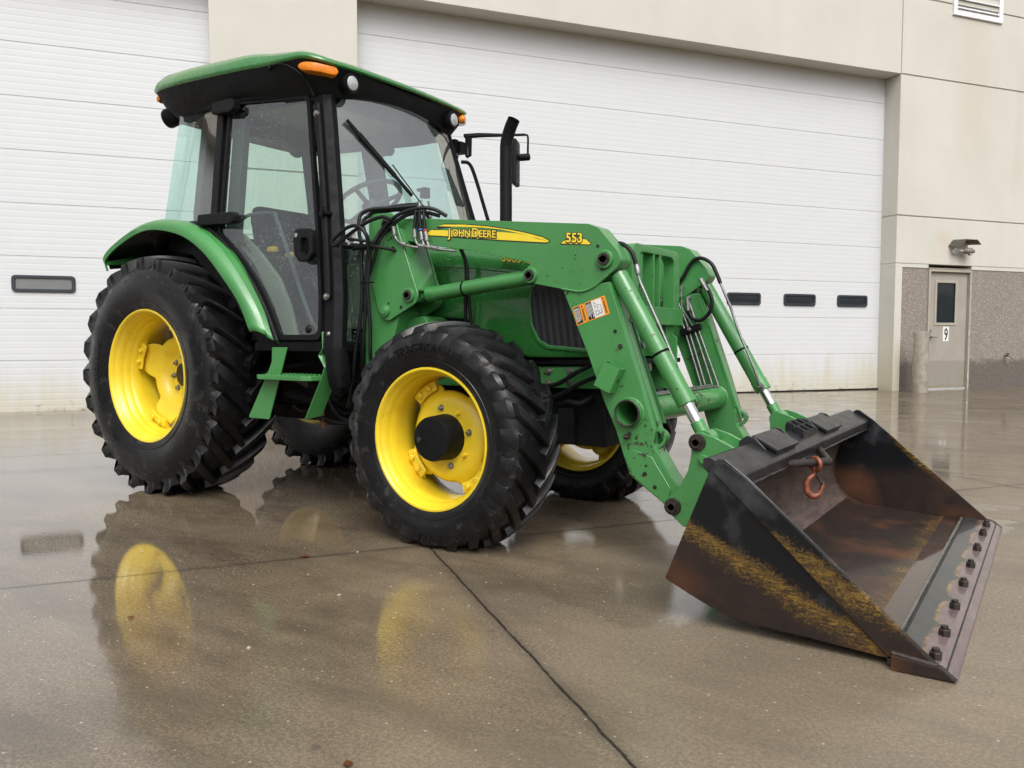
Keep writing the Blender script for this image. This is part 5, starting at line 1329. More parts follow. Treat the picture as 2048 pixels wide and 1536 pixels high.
    bm = B(); tube(bm, [(3.110, s*.5565, .548), (3.11, s*.578, .546)], [.010, .013], 10); cyl(bm, (3.10, s*.578, .548), (3.125, s*.578, .543), .008, 8); finish('grease_fitting', bm, M['pin'], ar)
    # hook loop on the front of the arm
    bm = B(); lp_ = smooth_path([(3.19, s*.51, .578), (3.225, s*.51, .580), (3.255, s*.51, .565), (3.262, s*.51, .54), (3.245, s*.51, .515), (3.215, s*.51, .500)], 4)
    for a, c in zip(lp_, lp_[1:]):
        d_ = (c-a); nrm = V((d_.z, 0, -d_.x)).normalized()*.006
        vs = [bm.verts.new(q+V((0, o_, 0))) for o_ in (-.022, .022) for q in (a-nrm, a+nrm, c+nrm, c-nrm)]
        for fq in ((0, 1, 2, 3), (7, 6, 5, 4), (0, 4, 5, 1), (1, 5, 6, 2), (2, 6, 7, 3), (3, 7, 4, 0)): bm.faces.new([vs[i] for i in fq])
    finish('hook_loop', bm, GW, ar, smooth=50)
    # lift and tilt cylinders
    def ram(name, p, q, rb_, rr, t0, t1, mat, eye=.045):
        c_ = sub(name, TR); p, q = V(p), V(q); d_ = (q-p)
        bm = B(); A_, Z_ = p+d_*t0, p+d_*t1
        tube(bm, [A_, A_+d_.normalized()*.012, Z_-d_.normalized()*.06, Z_-d_.normalized()*.06, Z_-d_.normalized()*.004, Z_], [rb_*.96, rb_, rb_, rb_*1.06, rb_*1.06, rb_*.98], 28); finish('barrel', bm, mat, c_, smooth=35)
        bm = B(); cyl(bm, p-V((0, .042, 0)), p+V((0, .042, 0)), eye, 24); cyl(bm, p, p+d_*t0*1.02, rb_*.72, 18); finish('barrel_eye', bm, M['pin'] if name == 'tilt_cylinder' else mat, c_, bevel=.003)
        bm = B(); cyl(bm, Z_-d_*.02, q-d_.normalized()*eye*1.1, rr, 20); finish('rod', bm, M['chrome'], c_)
        bm = B(); cyl(bm, q-V((0, .036, 0)), q+V((0, .036, 0)), eye*.95, 24); cyl(bm, q-d_.normalized()*eye*1.9, q, rr*1.15, 18); finish('rod_eye', bm, mat, c_, bevel=.003)
        bm = B(); w_ = p+d_*(t0+(t1-t0)*.62); tube(bm, [w_-d_.normalized()*.005, w_+d_.normalized()*.005], [rb_*1.035]*2, 28, caps=False); bmesh.ops.solidify(bm, geom=bm.faces[:], thickness=.002); finish('cable_tie', bm, M['seal'], c_)
        return c_
    ram('lift_cylinder', (2.625, s*.508, 1.236), (1.938, s*.508, 1.166), .036, .024, .045, .935, GM, .034)
    ram('tilt_cylinder', (2.997, s*.508, 1.288), (3.432, s*.508, .5497), .0385, .0245, .085, .812, GW, .044)
    # bucket brackets
    bk = sub('bucket_bracket', TR)
    bp_ = round_poly([(3.405, .562), (3.420, .585), (3.445, .590), (3.500, .575), (3.62, .52), (3.64, .46), (3.575, .33), (3.383, .205), (3.300, .272), (3.310, .315), (3.354, .350), (3.394, .432), (3.408, .500)], [.02, .02, .02, .03, .03, .02, .0, .02, .03, .02, .06, .06, .05], 4)
    for yy in (s*.60, s*.44):
        bm = B(); prism(bm, bp_, XZ, yy-.007, yy+.007); finish('bracket_plate', bm, GW, bk, bevel=.002, seg=1)
    bm = B(); box(bm, (3.50, s*.52, .53), (.06, .145, .012), Matrix.Rotation(.5, 3, 'Y')); finish('bracket_bridge', bm, GW, bk, bevel=.002)
    pinhead('pivot_pin', bk, 3.433, s*.607, .551, s, .034, M['pin']); pinhead('pivot_pin', bk, 3.335, s*.607, .286, s, .034, M['pin'])
    bm = B(); hexbolt(bm, (3.462, s*.607, .487), (0, s, 0), .020, .014, True); finish('bracket_bolt', bm, GW, bk)
# decals on the near arm
def DY(u, v_, w): return (u, -.5603-w, v_)
DN = bpy.data.objects
near_arm = [o for o in DN if o.name.startswith('loader_arm') and o.type == 'EMPTY'][0]
near_low = near_arm
sw_up = [(2.092, 1.4945), (2.128, 1.500), (2.250, 1.490), (2.392, 1.470), (2.501, 1.449), (2.607, 1.424), (2.685, 1.401), (2.716, 1.386), (2.720, 1.380), (2.660, 1.395), (2.633, 1.406), (2.555, 1.429), (2.463, 1.452), (2.336, 1.471), (2.179, 1.486)]
sw_lo = [(2.008, 1.459), (2.046, 1.480), (2.161, 1.470), (2.320, 1.4545), (2.463, 1.440), (2.555, 1.427), (2.633, 1.4065), (2.690, 1.389), (2.720, 1.380), (2.705, 1.377), (2.463, 1.404), (2.2, 1.437)]
bm = B(); prism(bm, [(2.080, 1.491), (2.128, 1.504), (2.252, 1.494), (2.394, 1.474), (2.503, 1.453), (2.609, 1.428), (2.688, 1.404), (2.722, 1.388), (2.726, 1.378), (2.706, 1.372), (2.463, 1.399), (2.2, 1.432), (1.998, 1.455), (2.044, 1.484), (2.10, 1.479)], DY, .0, .0005)
swb = finish('decal_border', bm, M['decal_black'], near_arm, smooth=0)
bm = B(); prism(bm, [(2.110, 1.4815), (2.179, 1.4845), (2.336, 1.469), (2.463, 1.4495), (2.555, 1.4275), (2.463, 1.4415), (2.320, 1.456), (2.161, 1.4715), (2.09, 1.478)], DY, .0005, .0008); finish('decal_green_gap', bm, GM, near_arm, smooth=0)
bm = B(); prism(bm, sw_up, DY, .0008, .0012); prism(bm, sw_lo, DY, .0008, .0012); finish('decal_stripe', bm, M['decal_yellow'], near_arm, smooth=0)
slope = (1.4065-1.4375)/(2.463-2.152)
def letter(dx, dz, w0, off): return lambda u, v_, w: DY(dx+u, dz+slope*u+v_, w0+w)
for w0, mat, bold, dx, dz in ((.0016, M['decal_black'], .0052, 2.1555, 1.4435), (.0022, M['decal_yellow'], .0008, 2.155, 1.4445)):
    for t_, x0_, sz in (('J', 0, .058), ('OHN', .0235, .046), ('D', .140, .058), ('EERE', .181, .046)):
        me_fn = (lambda x0_: lambda u, v_, w: DY(dx+x0_+u, dz+slope*(x0_+u)+v_-(.005 if x0_ == 0 else 0), w0+w))(x0_)
        text_obj('brand_lettering', t_, sz, me_fn, mat, near_arm, .0004, bold=bold, sx=1.02)
bm = B(); prism(bm, [(2.775, 1.3655), (2.793, 1.380), (2.853, 1.389), (2.908, 1.380), (2.931, 1.359), (2.927, 1.351), (2.778, 1.3635)], DY, 0, .0005); finish('decal_border', bm, M['decal_black'], near_arm, smooth=0)
bm = B(); prism(bm, [(2.780, 1.3675), (2.796, 1.378), (2.853, 1.386), (2.906, 1.377), (2.927, 1.3585), (2.925, 1.3545)], DY, .0005, .0009); finish('decal_stripe', bm, M['decal_yellow'], near_arm, smooth=0)
for w0, mat, bold, d_ in ((.0013, M['decal_black'], .0045, .0015), (.0019, M['decal_yellow'], .0012, 0)):
    text_obj('number_lettering', '553', .056, lambda u, v_, w: DY(2.806+u-d_*.3, 1.3725-.09*u+v_-d_, w0+w), mat, near_arm, .0004, bold=bold, sx=1.0)
# warning labels
def LW(u, v_, w):                                # label space: u along the slanted label, v up
    e = V((.955, .297)); n_ = V((-.297, .955)); p = V((2.862, 1.010))+e*u+n_*v_; return (p.x, -.5568-w, p.y)
bm = B(); prism(bm, round_poly([(0, 0), (.058, 0), (.058, .082), (-.0, .082)], .004), LW, 0, .0006); prism(bm, round_poly([(.060, 0), (.165, 0), (.165, .082), (.060, .082)], .004), LW, 0, .0006); wl = finish('warning_label', bm, M['warn_orange'], near_arm, smooth=0)
bm = B(); prism(bm, [(.004, .004), (.034, .004), (.034, .078), (.004, .078)], LW, .0006, .0009); prism(bm, [(.064, .004), (.094, .004), (.094, .078), (.064, .078)], LW, .0006, .0009); finish('warning_text_panel', bm, M['decal_black'], near_arm, smooth=0)
bm = B(); prism(bm, [(.094, .004), (.142, .004), (.142, .078), (.094, .078)], LW, .0006, .0009); finish('warning_picture_panel', bm, M['warn_white'], near_arm, smooth=0)
bm = B()
for x0_, cols in ((.006, 5), (.066, 5)):
    for i in range(cols):
        ln = random.uniform(.045, .066); prism(bm, [(x0_+i*.0056, .072-ln), (x0_+i*.0056+.0022, .072-ln), (x0_+i*.0056+.0022, .073), (x0_+i*.0056, .073)], LW, .0009, .0011)
finish('warning_fine_print', bm, M['warn_white'], near_arm, smooth=0)
for u0_ in (.046, .153):
    text_obj('warning_lettering', '\u25B2', .010, lambda u, v_, w: LW(u0_-.004+v_, .076-u, w+.0009), M['decal_black'], near_arm, .0003) if False else None
    bm = B(); prism(bm, [(u0_-.004, .068), (u0_+.005, .0725), (u0_-.004, .077)], LW, .0008, .0011); finish('warning_symbol', bm, M['decal_black'], near_arm, smooth=0)
    text_obj('warning_lettering', 'WARNING', .0115, lambda u, v_, w: LW(u0_-.0035+v_, .064-u, w+.0009), M['decal_black'], near_arm, .0003, bold=.0003)
bm = B()
for a, c in (((.102, .06), (.11, .05)), ((.108, .066), (.118, .056)), ((.105, .055), (.105, .045)), ((.11, .05), (.118, .044)), ((.104, .04), (.104, .016)), ((.104, .016), (.135, .016)), ((.135, .016), (.135, .05)), ((.135, .05), (.12, .055)), ((.12, .055), (.118, .03))):
    A_, C_ = V(LW(a[0], a[1], .0012)), V(LW(c[0], c[1], .0012)); cyl(bm, A_, C_, .0007, 5)
for (u, v_, r) in ((.112, .022, .009), (.128, .024, .006), (.106, .068, .003)): tube(bm, [LW(u+r*cos(t), v_+r*sin(t), .0012) for t in [2*pi*k/16 for k in range(16)]], .0006, 5, closed=True)
finish('warning_pictogram', bm, M['decal_black'], near_arm, smooth=0)
# socket for the parking stand on the near lower boom
bm = B(); ux = V((.66, 0, -.05)); 
c0 = V((3.035, -.585, .795)); ax_ = V((-.42, 0, -.91)).normalized() ; ax_ = V((-.40, -.05, -.91)).normalized(); e1 = V((.9, 0, -.40)).normalized(); e2 = V((0, -1, 0))
sq = lambda a, b_: [(-a, -b_), (a, -b_), (a, b_), (-a, b_)]
ring_prism(bm, round_poly(sq(.042, .030), .010, 3), round_poly(sq(.037, .025), .006, 3), lambda u, v_, w: c0+e1*u+e2*v_+ax_*w, -.055, .055)
finish('stand_socket', bm, GM, near_arm, smooth=40)
bm = B(); p_ = c0+e1*.0425+ax_*.0; cyl(bm, p_, p_+e1*.001, .008, 12); finish('drilled_hole', bm, M['decal_black'], near_arm)

# cross tube
bm = B(); tube(bm, [(3.118, -.585, .646), (3.118, .47, .646)], .0575, 40, caps=False); tube(bm, [(3.118, -.585, .646), (3.118, -.30, .646)], .0495, 40, caps=False)
ring_prism(bm, [(.0575*cos(t), .0575*sin(t)) for t in [2*pi*k/40 for k in range(40)]], [(.0495*cos(t), .0495*sin(t)) for t in [2*pi*k/40 for k in range(40)]], lambda u, v_, w: (3.118+u, -.585-w, .646+v_), -.002, .0)
tq = part('cross_tube', bm, GW, smooth=50)
for y in (-.5575, -.4575, .4575):
    bm = B(); tube(bm, [(3.118+.060*cos(t), y, .646+.060*sin(t)) for t in [2*pi*k/40 for k in range(40)]], .006, 6, closed=True); finish('weld_bead', bm, GW, tq)
bm = B(); tube(bm, [(3.118+.0535*cos(t), -.587, .646+.0535*sin(t)) for t in [2*pi*k/40 for k in range(40)]], .0042, 6, closed=True); finish('rusty_rim', bm, M['pin'], tq)
bm = B(); cyl(bm, (3.118, -.295, .646), (3.118, -.29, .646), .0495, 30); finish('hollow_shade_disc', bm, M['decal_black'], tq)  # black disc paints the shade deep inside the open tube

# ------------------------------------------------------------------ bucket
bu = sub('bucket', TR)
HB = 1.07
side_poly = [(3.664, .548), (3.683, .566), (3.705, .566), (3.781, .512), (4.337, .030), (4.337, .022), (4.20, .022), (3.725, .050), (3.621, .088), (3.502, .139), (3.574, .321)]
for s in (-1, 1):
    bm = B(); prism(bm, round_poly(side_poly, [.01, .015, .015, .03, 0, 0, 0, .08, .03, .01, .02], 4), XZ, s*HB, s*(HB-.010))
    finish('side_plate', bm, M['bucket_side'] if s < 0 else M['bucket_in'], bu, bevel=.002, seg=1)
    # pressed stiffener strip along the opening edge
    bm = B(); pl = [(3.672, .520), (3.700, .562), (3.781, .510), (4.325, .037), (4.205, .030)]
    prism(bm, round_poly(pl, [.0, .02, .02, 0, 0]), XZ, s*HB, s*(HB+.010)); finish('side_stiffener', bm, M['bucket_side'], bu, bevel=.004)
    bm = B(); prism(bm, [(4.215, .0), (4.26, .0), (4.385, .004), (4.345, .036), (4.215, .045)], XZ, s*(HB+.0005), s*(HB+.032)); finish('corner_shoe', bm, M['bucket_side'], bu, bevel=.004)
    bm = B(); tube(bm, [(4.215, s*(HB+.012), .047), (4.335, s*(HB+.014), .036)], .007, 6); finish('weld_bead', bm, M['pin'], bu)
# back sheet and floor
back = smooth_path([(4.25, 0, .030), (4.0, 0, .038), (3.80, 0, .046), (3.72, 0, .060), (3.655, 0, .095), (3.610, 0, .150), (3.590, 0, .220), (3.592, 0, .300), (3.620, 0, .400), (3.665, 0, .520)], 5)
fl = [p for p in back if p.x > 3.74 and p.z < .1]; bkp = [p for p in back if not (p.x > 3.74 and p.z < .1)]; bkp = [fl[-1]]+bkp
for nm, pts, mat in (('floor_plate', fl, 'bucket_floor'), ('back_plate', bkp, 'bucket_back')):
    bm = B(); ny = 24
    rows = [[bm.verts.new((p.x, -HB+.012+(2*HB-.024)*j/ny, p.z)) for j in range(ny+1)] for p in pts]
    for r0, r1 in zip(rows, rows[1:]):
        for j in range(ny): bm.faces.new((r0[j], r0[j+1], r1[j+1], r1[j]))
    o = finish(nm, bm, M[mat], bu, smooth=60); md = o.modifiers.new('thickness', 'SOLIDIFY'); md.thickness = .008; md.offset = -1
bm = B(); prism(bm, [(3.502, .139), (3.621, .088), (3.725, .048), (4.22, .020), (4.22, .028), (3.735, .058), (3.64, .10), (3.515, .15), (3.585, .32), (3.66, .51), (3.65, .51), (3.573, .325)], XZ, -HB+.011, HB-.011); finish('outer_skin', bm, M['bucket_side'], bu, smooth=40)
bm = B(); prism(bm, round_poly([(4.205, .036), (4.225, .044), (4.337, .036), (4.372, .014), (4.388, .001), (4.200, .004)], .003), XZ, -HB, HB); finish('cutting_edge', bm, M['edge'], bu, bevel=.002, seg=1)
bm = B(); tube(bm, [(4.207, -HB+.02+(2*HB-.04)*k/60, .042+random.uniform(-.001, .0015)) for k in range(61)], [.0055+random.uniform(-.001, .001) for k in range(61)], 6); finish('weld_bead', bm, M['bolt'], bu)
bm = B(); prism(bm, [(4.352, .0255), (4.357, .0255), (4.359, .0225), (4.354, .0232)], XZ, -HB+.002, HB-.002); finish('edge_groove', bm, M['bucket_black'], bu)
for y in (-1.03, -.812, -.515, -.212, .085, .394, .71, .926):
    bm = B(); zt = .0395; tube(bm, [(4.323, y, zt-.004), (4.323, y, zt+.016), (4.323, y, zt+.018)], [.0185, .0185, .016], 6); cyl(bm, (4.323, y, zt+.018), (4.323, y, zt+.028), .011, 12); finish('edge_bolt', bm, M['pin'], bu)
# top beam
bm = B(); prism(bm, round_poly([(3.628, .562), (3.655, .566), (3.742, .520), (3.752, .508), (3.745, .466), (3.735, .466), (3.66, .50), (3.628, .53)], [.01, .01, .012, .01, .003, .003, 0, .005]), XZ, -HB+.011, HB-.011); finish('top_beam', bm, M['bucket_black'], bu, bevel=.002, seg=1)
bm = B(); tube(bm, [(3.742, -HB+.03+(2*HB-.06)*k/70, .466+random.uniform(-.002, .002)) for k in range(71)], [.006+random.uniform(-.0015, .002) for k in range(71)], 6); finish('weld_bead', bm, M['bucket_black'], bu)
for y0_, y1_ in ((-.60, -.31), (.17, .46)):
    bm = B(); rt_ = Matrix.Rotation(radians(27), 3, 'Y'); box(bm, (3.692, (y0_+y1_)/2, .563), (.110, y1_-y0_, .012), rt_); finish('hook_pad', bm, M['bucket_black'], bu, bevel=.003)
    bm = B()
    for y in (y0_-.03, y1_+.03): prism(bm, round_poly([(3.605, .50), (3.605, .570), (3.635, .594), (3.665, .588), (3.715, .54), (3.66, .50)], .015), XZ, y-.005, y+.005)
    box(bm, (3.69, (y0_+y1_)/2, .553), (.10, y1_-y0_-.03, .014), rt_); finish('pad_gusset', bm, M['bucket_black'], bu, bevel=.002, seg=1)
# serrated grip step in the middle
bm = B()
for x, zb in ((3.640, .572), (3.675, .557), (3.712, .537)):
    pl = [(-.13, 0), (.10, 0)]; n_ = 14; tz = []
    for k in range(n_): 
        u = .10-.23*k/n_; tz += [(u, .040), (u-.23/n_*.5, .049)]
    prism(bm, pl+tz+[(-.13, .040)], lambda u, v_, w: (x+w, u, zb-.02+v_), -.003, .003)
for y in (-.11, -.03, .05): box(bm, (3.675, y, .570), (.085, .010, .030), Matrix.Rotation(radians(26), 3, 'Y'))
finish('serrated_step', bm, M['bucket_black'], bu, smooth=0)
# D shaped chain bar under the beam
bm = B(); tube(bm, [V(p) for p in ((3.735, -.465, .474), (3.832, -.300, .470), (3.843, -.278, .469), (3.846, -.262, .469), (3.838, -.240, .469), (3.735, .045, .474))], .0155, 14); finish('chain_bar', bm, M['pin'], bu, smooth=60)

# lifting hook: hangs from the bar, a thing of its own
hk = empty('crane_hook', (3.812, -.335, .470)); tag(hk, 'rusty orange crane hook hanging from the bar under the bucket top edge', 'hook')
H1 = V((.826, .563, 0)); HZ = V((0, 0, 1)); Hn = H1.cross(HZ); k_ = .00043
def HP(x, y, d=0): return H1*((x-1370)*k_)+HZ*(-(y-590)*k_)+Hn*d
bm = B(); ey = [HP(1370+46*cos(t)*1., 590-52*sin(t), .012*cos(t)) for t in [2*pi*k/28 for k in range(28)]]
H2 = (H1*.45+Hn*.9).normalized()
ey = [H2*(.0245*cos(t))+HZ*(.0245*sin(t)-.006) for t in [2*pi*k/28 for k in range(28)]]
tube(bm, ey, .0085, 12, closed=True); finish('eye', bm, M['orange'], hk, smooth=60)
bm = B(); pth = smooth_path([HP(1368, 648), HP(1364, 690), HP(1345, 715), HP(1312, 745), HP(1292, 800), HP(1303, 860), HP(1345, 898), HP(1392, 892), HP(1428, 850), HP(1440, 800), HP(1444, 770)], 5)
n_ = len(pth); rr = [interp(i/(n_-1), [0, .12, .3, .5, .65, .85, 1], [.0090, .0078, .0105, .0125, .0125, .0085, .0045]) for i in range(n_)]
tube(bm, pth, rr, 14); finish('hook_body', bm, M['orange'], hk, smooth=60)
bm = B(); a_, c_ = HP(1378, 690, .004), HP(1432, 785, .004); d_ = (c_-a_); rt_ = Matrix((d_.normalized(), Hn, d_.normalized().cross(Hn))).transposed(); box(bm, (a_+c_)/2, (d_.length, .014, .011), rt_); finish('safety_latch', bm, M['pin'], hk, bevel=.002)

# ------------------------------------------------------------------ hydraulics
def hose(name, pts, r, mat, parent=TR, n=6, seg=10):
    bm = B(); tube(bm, smooth_path(pts, n), r, seg); return finish(name, bm, mat, parent, smooth=60)
HO = M['hose']
hose('hydraulic_hose', [(1.907, -.50, 1.619), (1.815, -.555, 1.609), (1.706, -.611, 1.603), (1.655, -.632, 1.584), (1.645, -.645, 1.549), (1.651, -.65, 1.48), (1.665, -.65, 1.428), (1.664, -.65, 1.31), (1.668, -.65, 1.225), (1.661, -.65, 1.118), (1.641, -.65, .996), (1.616, -.648, .912), (1.579, -.634, .76), (1.50, -.58, .64), (1.40, -.50, .58)], .0095, HO)
hose('hydraulic_hose', [(1.896, -.50, 1.603), (1.745, -.542, 1.60), (1.667, -.583, 1.58), (1.639, -.61, 1.549), (1.667, -.627, 1.49), (1.697, -.64, 1.448), (1.696, -.64, 1.351), (1.683, -.64, 1.267), (1.673, -.64, 1.182), (1.675, -.64, 1.097), (1.664, -.633, .996), (1.633, -.617, .949), (1.609, -.60, .82), (1.52, -.5, .68)], .0090, HO)
hose('hydraulic_hose', [(1.883, -.66, 1.53), (1.828, -.667, 1.548), (1.755, -.674, 1.536), (1.693, -.683, 1.511), (1.60, -.697, 1.462), (1.542, -.711, 1.424), (1.527, -.72, 1.432), (1.546, -.72, 1.458), (1.625, -.72, 1.50), (1.68, -.716, 1.511), (1.719, -.709, 1.498), (1.746, -.701, 1.468), (1.75, -.689, 1.436), (1.736, -.674, 1.38), (1.712, -.66, 1.307), (1.69, -.655, 1.2)], .0092, HO)
hose('hydraulic_hose', [(2.097, -.50, 1.55), (2.045, -.533, 1.583), (1.992, -.567, 1.59), (1.912, -.60, 1.574), (1.846, -.62, 1.54), (1.79, -.64, 1.484), (1.763, -.66, 1.429), (1.739, -.66, 1.389), (1.724, -.66, 1.306), (1.714, -.66, 1.222), (1.714, -.653, 1.117), (1.718, -.647, .996), (1.711, -.64, .853), (1.66, -.56, .72)], .0098, HO)
hose('hydraulic_hose', [(2.054, -.50, 1.554), (1.994, -.538, 1.571), (1.917, -.575, 1.564), (1.849, -.605, 1.525), (1.788, -.62, 1.473), (1.768, -.635, 1.432), (1.748, -.64, 1.369), (1.718, -.64, 1.299), (1.694, -.64, 1.241), (1.685, -.645, 1.1), (1.65, -.63, .9), (1.58, -.56, .72)], .0095, HO)
hose('hydraulic_hose', [(1.905, -.49, 1.628), (1.80, -.53, 1.622), (1.70, -.59, 1.596), (1.668, -.61, 1.565)], .0085, HO)
hose('hydraulic_hose', [(1.62, -.70, 1.452), (1.70, -.69, 1.44), (1.76, -.64, 1.43)], .0080, HO)
for z in (1.235, 1.40):
    bm = B(); tube(bm, [(1.700+.045*cos(t), -.65+.022*sin(t), z) for t in [2*pi*k/20 for k in range(20)]], .0035, 6, closed=True); part('hose_strap', bm, M['seal'])
bm = B(); tube(bm, smooth_path([(1.606, -.645, 1.404), (1.651, -.672, 1.410), (1.739, -.672, 1.411), (1.80, -.655, 1.403), (1.853, -.602, 1.389)], 5), .0085, 10); part('hose_guide_rod', bm, M['chassis'])
bm = B(); box(bm, (1.632, -.685, 1.453), (.065, .006, .040), Matrix.Rotation(-.36, 3, 'Y')); tg = part('hose_tag', bm, M['silver'], bevel=.002)
bm = B(); hexbolt(bm, (1.628, -.688, 1.452), (0, -1, 0), .010, .008); finish('tag_bolt', bm, M['steel'], tg)
for pts in ([(1.846, -.612, 1.505), (1.855, -.61, 1.463), (1.871, -.61, 1.436), (1.905, -.61, 1.418), (1.943, -.605, 1.405), (1.99, -.59, 1.396)],
            [(1.958, -.582, 1.488), (1.963, -.582, 1.447), (1.971, -.582, 1.422), (1.992, -.582, 1.406), (2.046, -.575, 1.394), (2.10, -.56, 1.381)],
            [(1.996, -.578, 1.473), (2.006, -.578, 1.432), (2.017, -.578, 1.409), (2.041, -.578, 1.397), (2.12, -.555, 1.378)],
            [(2.025, -.578, 1.471), (2.036, -.578, 1.426), (2.046, -.578, 1.405), (2.073, -.578, 1.391), (2.125, -.57, 1.38), (2.19, -.55, 1.372)]):
    hose('steel_line', pts, .0062, M['steel'])
    bm = B(); p0, p1 = V(pts[0]), V(pts[1]); cyl(bm, p0, p0.lerp(p1, .75), .0105, 12); part('line_fitting', bm, M['steel']); bm = B(); tube(bm, [p0.lerp(p1, .75), p0.lerp(p1, .98)], .0115, 6); part('line_nut', bm, M['steel']); bm = B(); cyl(bm, V(pts[3]), V(pts[3]).lerp(V(pts[4]), .5), .0115, 6); part('line_nut', bm, M['steel'])
for a, c in (((1.961, -.575, 1.575), (1.958, -.582, 1.488)), ((1.985, -.575, 1.578), (1.996, -.578, 1.473)), ((2.010, -.575, 1.578), (2.025, -.578, 1.471)), ((1.975, -.568, 1.58), (1.974, -.57, 1.48))):
    hose('hydraulic_hose', [a, c], .0085, HO, n=2)
for (x, z, mt) in ((1.993, 1.487, 'bluep'), (2.022, 1.482, 'red')):
    bm = B(); cyl(bm, (x, -.578, z), (x+.001, -.578, z-.007), .0115, 14); part('colour_band', bm, M[mt])
hose('wire_tie', [(1.90, -.50, 1.612), (1.925, -.51, 1.640), (1.955, -.52, 1.628), (1.94, -.52, 1.60)], .003, M['steel'])
# tilt cylinder plumbing
hose('hydraulic_hose', [(2.945, -.44, 1.30), (2.97, -.455, 1.345), (3.005, -.462, 1.362), (3.042, -.463, 1.352), (3.075, -.462, 1.318), (3.093, -.46, 1.266)], .0098, HO)
bm = B(); tube(bm, [(3.093, -.46, 1.268), (3.096, -.46, 1.255), (3.097, -.46, 1.252), (3.102, -.46, 1.226)], [.0115, .0115, .013, .0105], 12); part('line_fitting', bm, M['steel'])
hose('steel_line', [(3.101, -.46, 1.229), (3.110, -.46, 1.199), (3.134, -.46, 1.149), (3.162, -.46, 1.089), (3.198, -.46, 1.017), (3.229, -.46, .952), (3.29, -.47, .83), (3.33, -.48, .75)], .0065, M['steel'])
hose('hydraulic_hose', [(2.98, -.45, 1.17), (3.0, -.44, 1.09), (3.05, -.43, 1.05), (3.10, -.43, 1.045)], .0085, HO)
hose('hydraulic_hose', [(2.90, .44, 1.24), (2.935, .44, 1.279), (2.969, .44, 1.339), (3.003, .44, 1.369), (3.045, .44, 1.369), (3.088, .44, 1.341), (3.114, .44, 1.296), (3.139, .44, 1.238)], .0098, HO)
hose('steel_line', [(3.139, .44, 1.238), (3.165, .44, 1.178), (3.191, .445, 1.117), (3.205, .45, 1.07), (3.251, .45, .952), (3.316, .45, .807), (3.345, .46, .719)], .0065, M['steel'])
bm = B(); cyl(bm, (3.345, .46, .719), (3.352, .475, .70), .016, 12); part('line_fitting', bm, M['steel'])
hose('hydraulic_hose', [(3.063, .42, 1.236), (3.089, .42, 1.191), (3.103, .42, 1.143), (3.091, .42, 1.091), (3.049, .42, 1.051), (3.007, .42, 1.055), (2.981, .42, 1.088), (2.969, .42, 1.142)], .0098, HO)
for a, c in (((3.040, .42, 1.262), (3.078, .42, 1.20)), ((2.968, .42, 1.165), (2.974, .42, 1.10)), ((2.985, .425, 1.165), (2.968, .425, 1.165)), ((2.88, .43, 1.165), (2.93, .43, 1.175))):
    bm = B(); cyl(bm, a, c, .0125, 8); part('line_fitting', bm, M['steel'])
for pts in ([(2.856, .435, 1.207), (2.888, .435, 1.136), (2.946, .435, 1.010), (2.959, .435, .969), (3.045, .435, .708), (3.05, .43, .69)],
            [(2.910, .435, 1.148), (2.952, .435, 1.051), (2.979, .435, .977), (3.066, .435, .712), (3.07, .43, .695)],
            [(2.927, .435, 1.229), (2.928, .435, 1.155), (2.937, .435, 1.106), (2.977, .435, 1.045), (3.006, .435, .989), (3.099, .435, .73), (3.102, .43, .716), (3.10, .41, .712), (3.10, .2, .712), (3.10, -.40, .712), (3.06, -.45, .74)],
            [(2.975, .435, 1.14), (3.028, .435, .993), (3.132, .435, .725), (3.135, .43, .710), (3.13, .41, .706), (3.13, .2, .708), (3.13, -.42, .71), (3.09, -.455, .74)]):
    hose('steel_line', pts, .0060, M['steel'], n=4)
bm = B(); box(bm, (2.985, .43, 1.0), (.115, .030, .034), Matrix.Rotation(radians(-18), 3, 'Y')); cl_ = part('line_clamp', bm, M['seal'], bevel=.004)
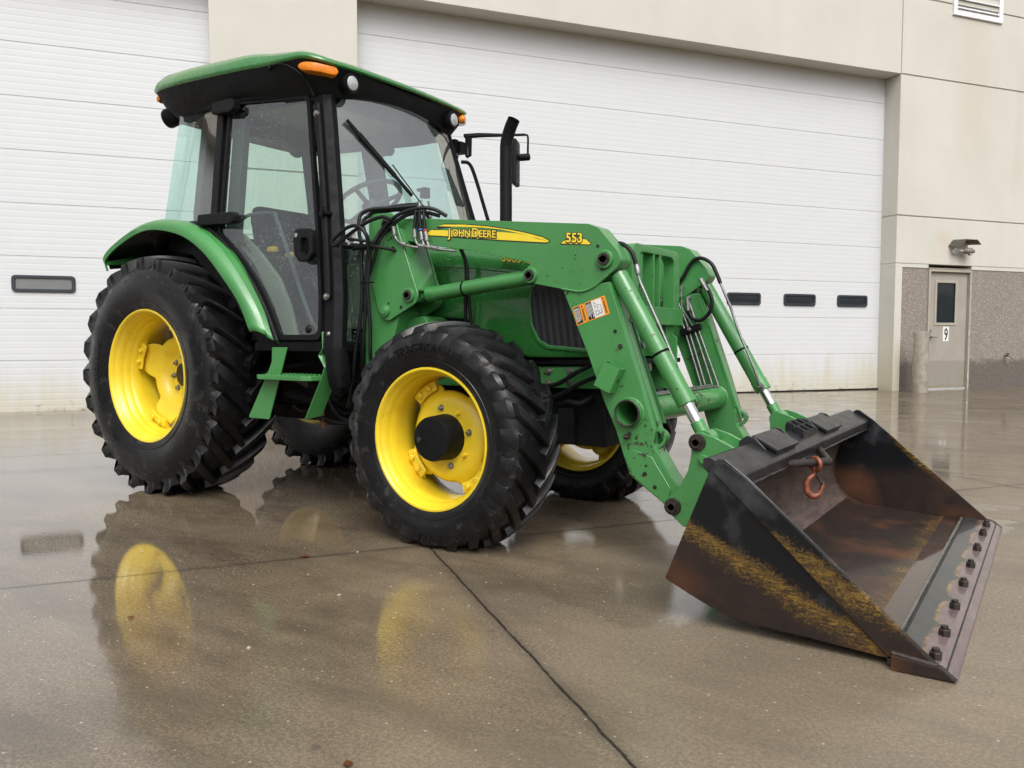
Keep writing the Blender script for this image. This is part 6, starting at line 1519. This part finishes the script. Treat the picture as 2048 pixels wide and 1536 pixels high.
bm = B(); hexbolt(bm, (2.982, .415, 1.003), (0, -1, 0), .008, .006); finish('clamp_bolt', bm, M['bolt'], cl_)
for a, b_, c in (((3.035, -.435, .905), (3.08, -.43, .922), (3.118, -.425, .928)), ((3.06, -.435, .822), (3.107, -.43, .828), (3.148, -.425, .832))):
    bm = B(); a, b_, c = V(a), V(b_), V(c); tube(bm, [a, b_], .016, 6); tube(bm, [b_, b_.lerp(c, .5), b_.lerp(c, .5), c], [.018, .018, .015, .017], 16); part('quick_coupler', bm, M['steel'])
bm = B(); box(bm, (3.03, -.445, .87), (.02, .02, .24), Matrix.Rotation(radians(-18), 3, 'Y')); part('coupler_bracket', bm, GM)
# hoses low down
hose('hydraulic_hose', [(1.12, -.43, .72), (1.166, -.45, .674), (1.206, -.45, .599), (1.266, -.45, .535), (1.352, -.45, .502), (1.50, -.42, .50), (1.75, -.35, .55)], .013, HO)
hose('hydraulic_hose', [(1.02, -.40, .56), (1.087, -.45, .525), (1.163, -.45, .501), (1.265, -.45, .487), (1.40, -.44, .49), (1.7, -.35, .52)], .011, HO)
hose('hydraulic_hose', [(1.10, -.38, .70), (1.139, -.40, .646), (1.193, -.40, .576), (1.261, -.40, .541), (1.40, -.38, .53), (1.7, -.33, .56)], .010, HO)
hose('hydraulic_hose', [(.80, -.36, .55), (.90, -.40, .53), (1.0, -.42, .535), (1.08, -.40, .56)], .008, HO)
hose('hydraulic_hose', [(2.45, -.35, .70), (2.584, -.345, .727), (2.649, -.345, .745), (2.741, -.35, .795), (2.82, -.36, .832), (2.95, -.43, .90)], .011, HO)
hose('hydraulic_hose', [(2.42, -.34, .65), (2.575, -.345, .668), (2.65, -.345, .689), (2.741, -.345, .736), (2.847, -.36, .779), (3.0, -.43, .82)], .011, HO)
hose('hydraulic_hose', [(2.11, -.41, 1.40), (2.14, -.405, 1.314), (2.136, -.405, 1.132), (2.129, -.39, .98)], .0085, HO)
hose('hydraulic_hose', [(2.122, -.42, 1.40), (2.149, -.41, 1.313), (2.162, -.41, 1.132), (2.171, -.39, .98)], .0085, HO)
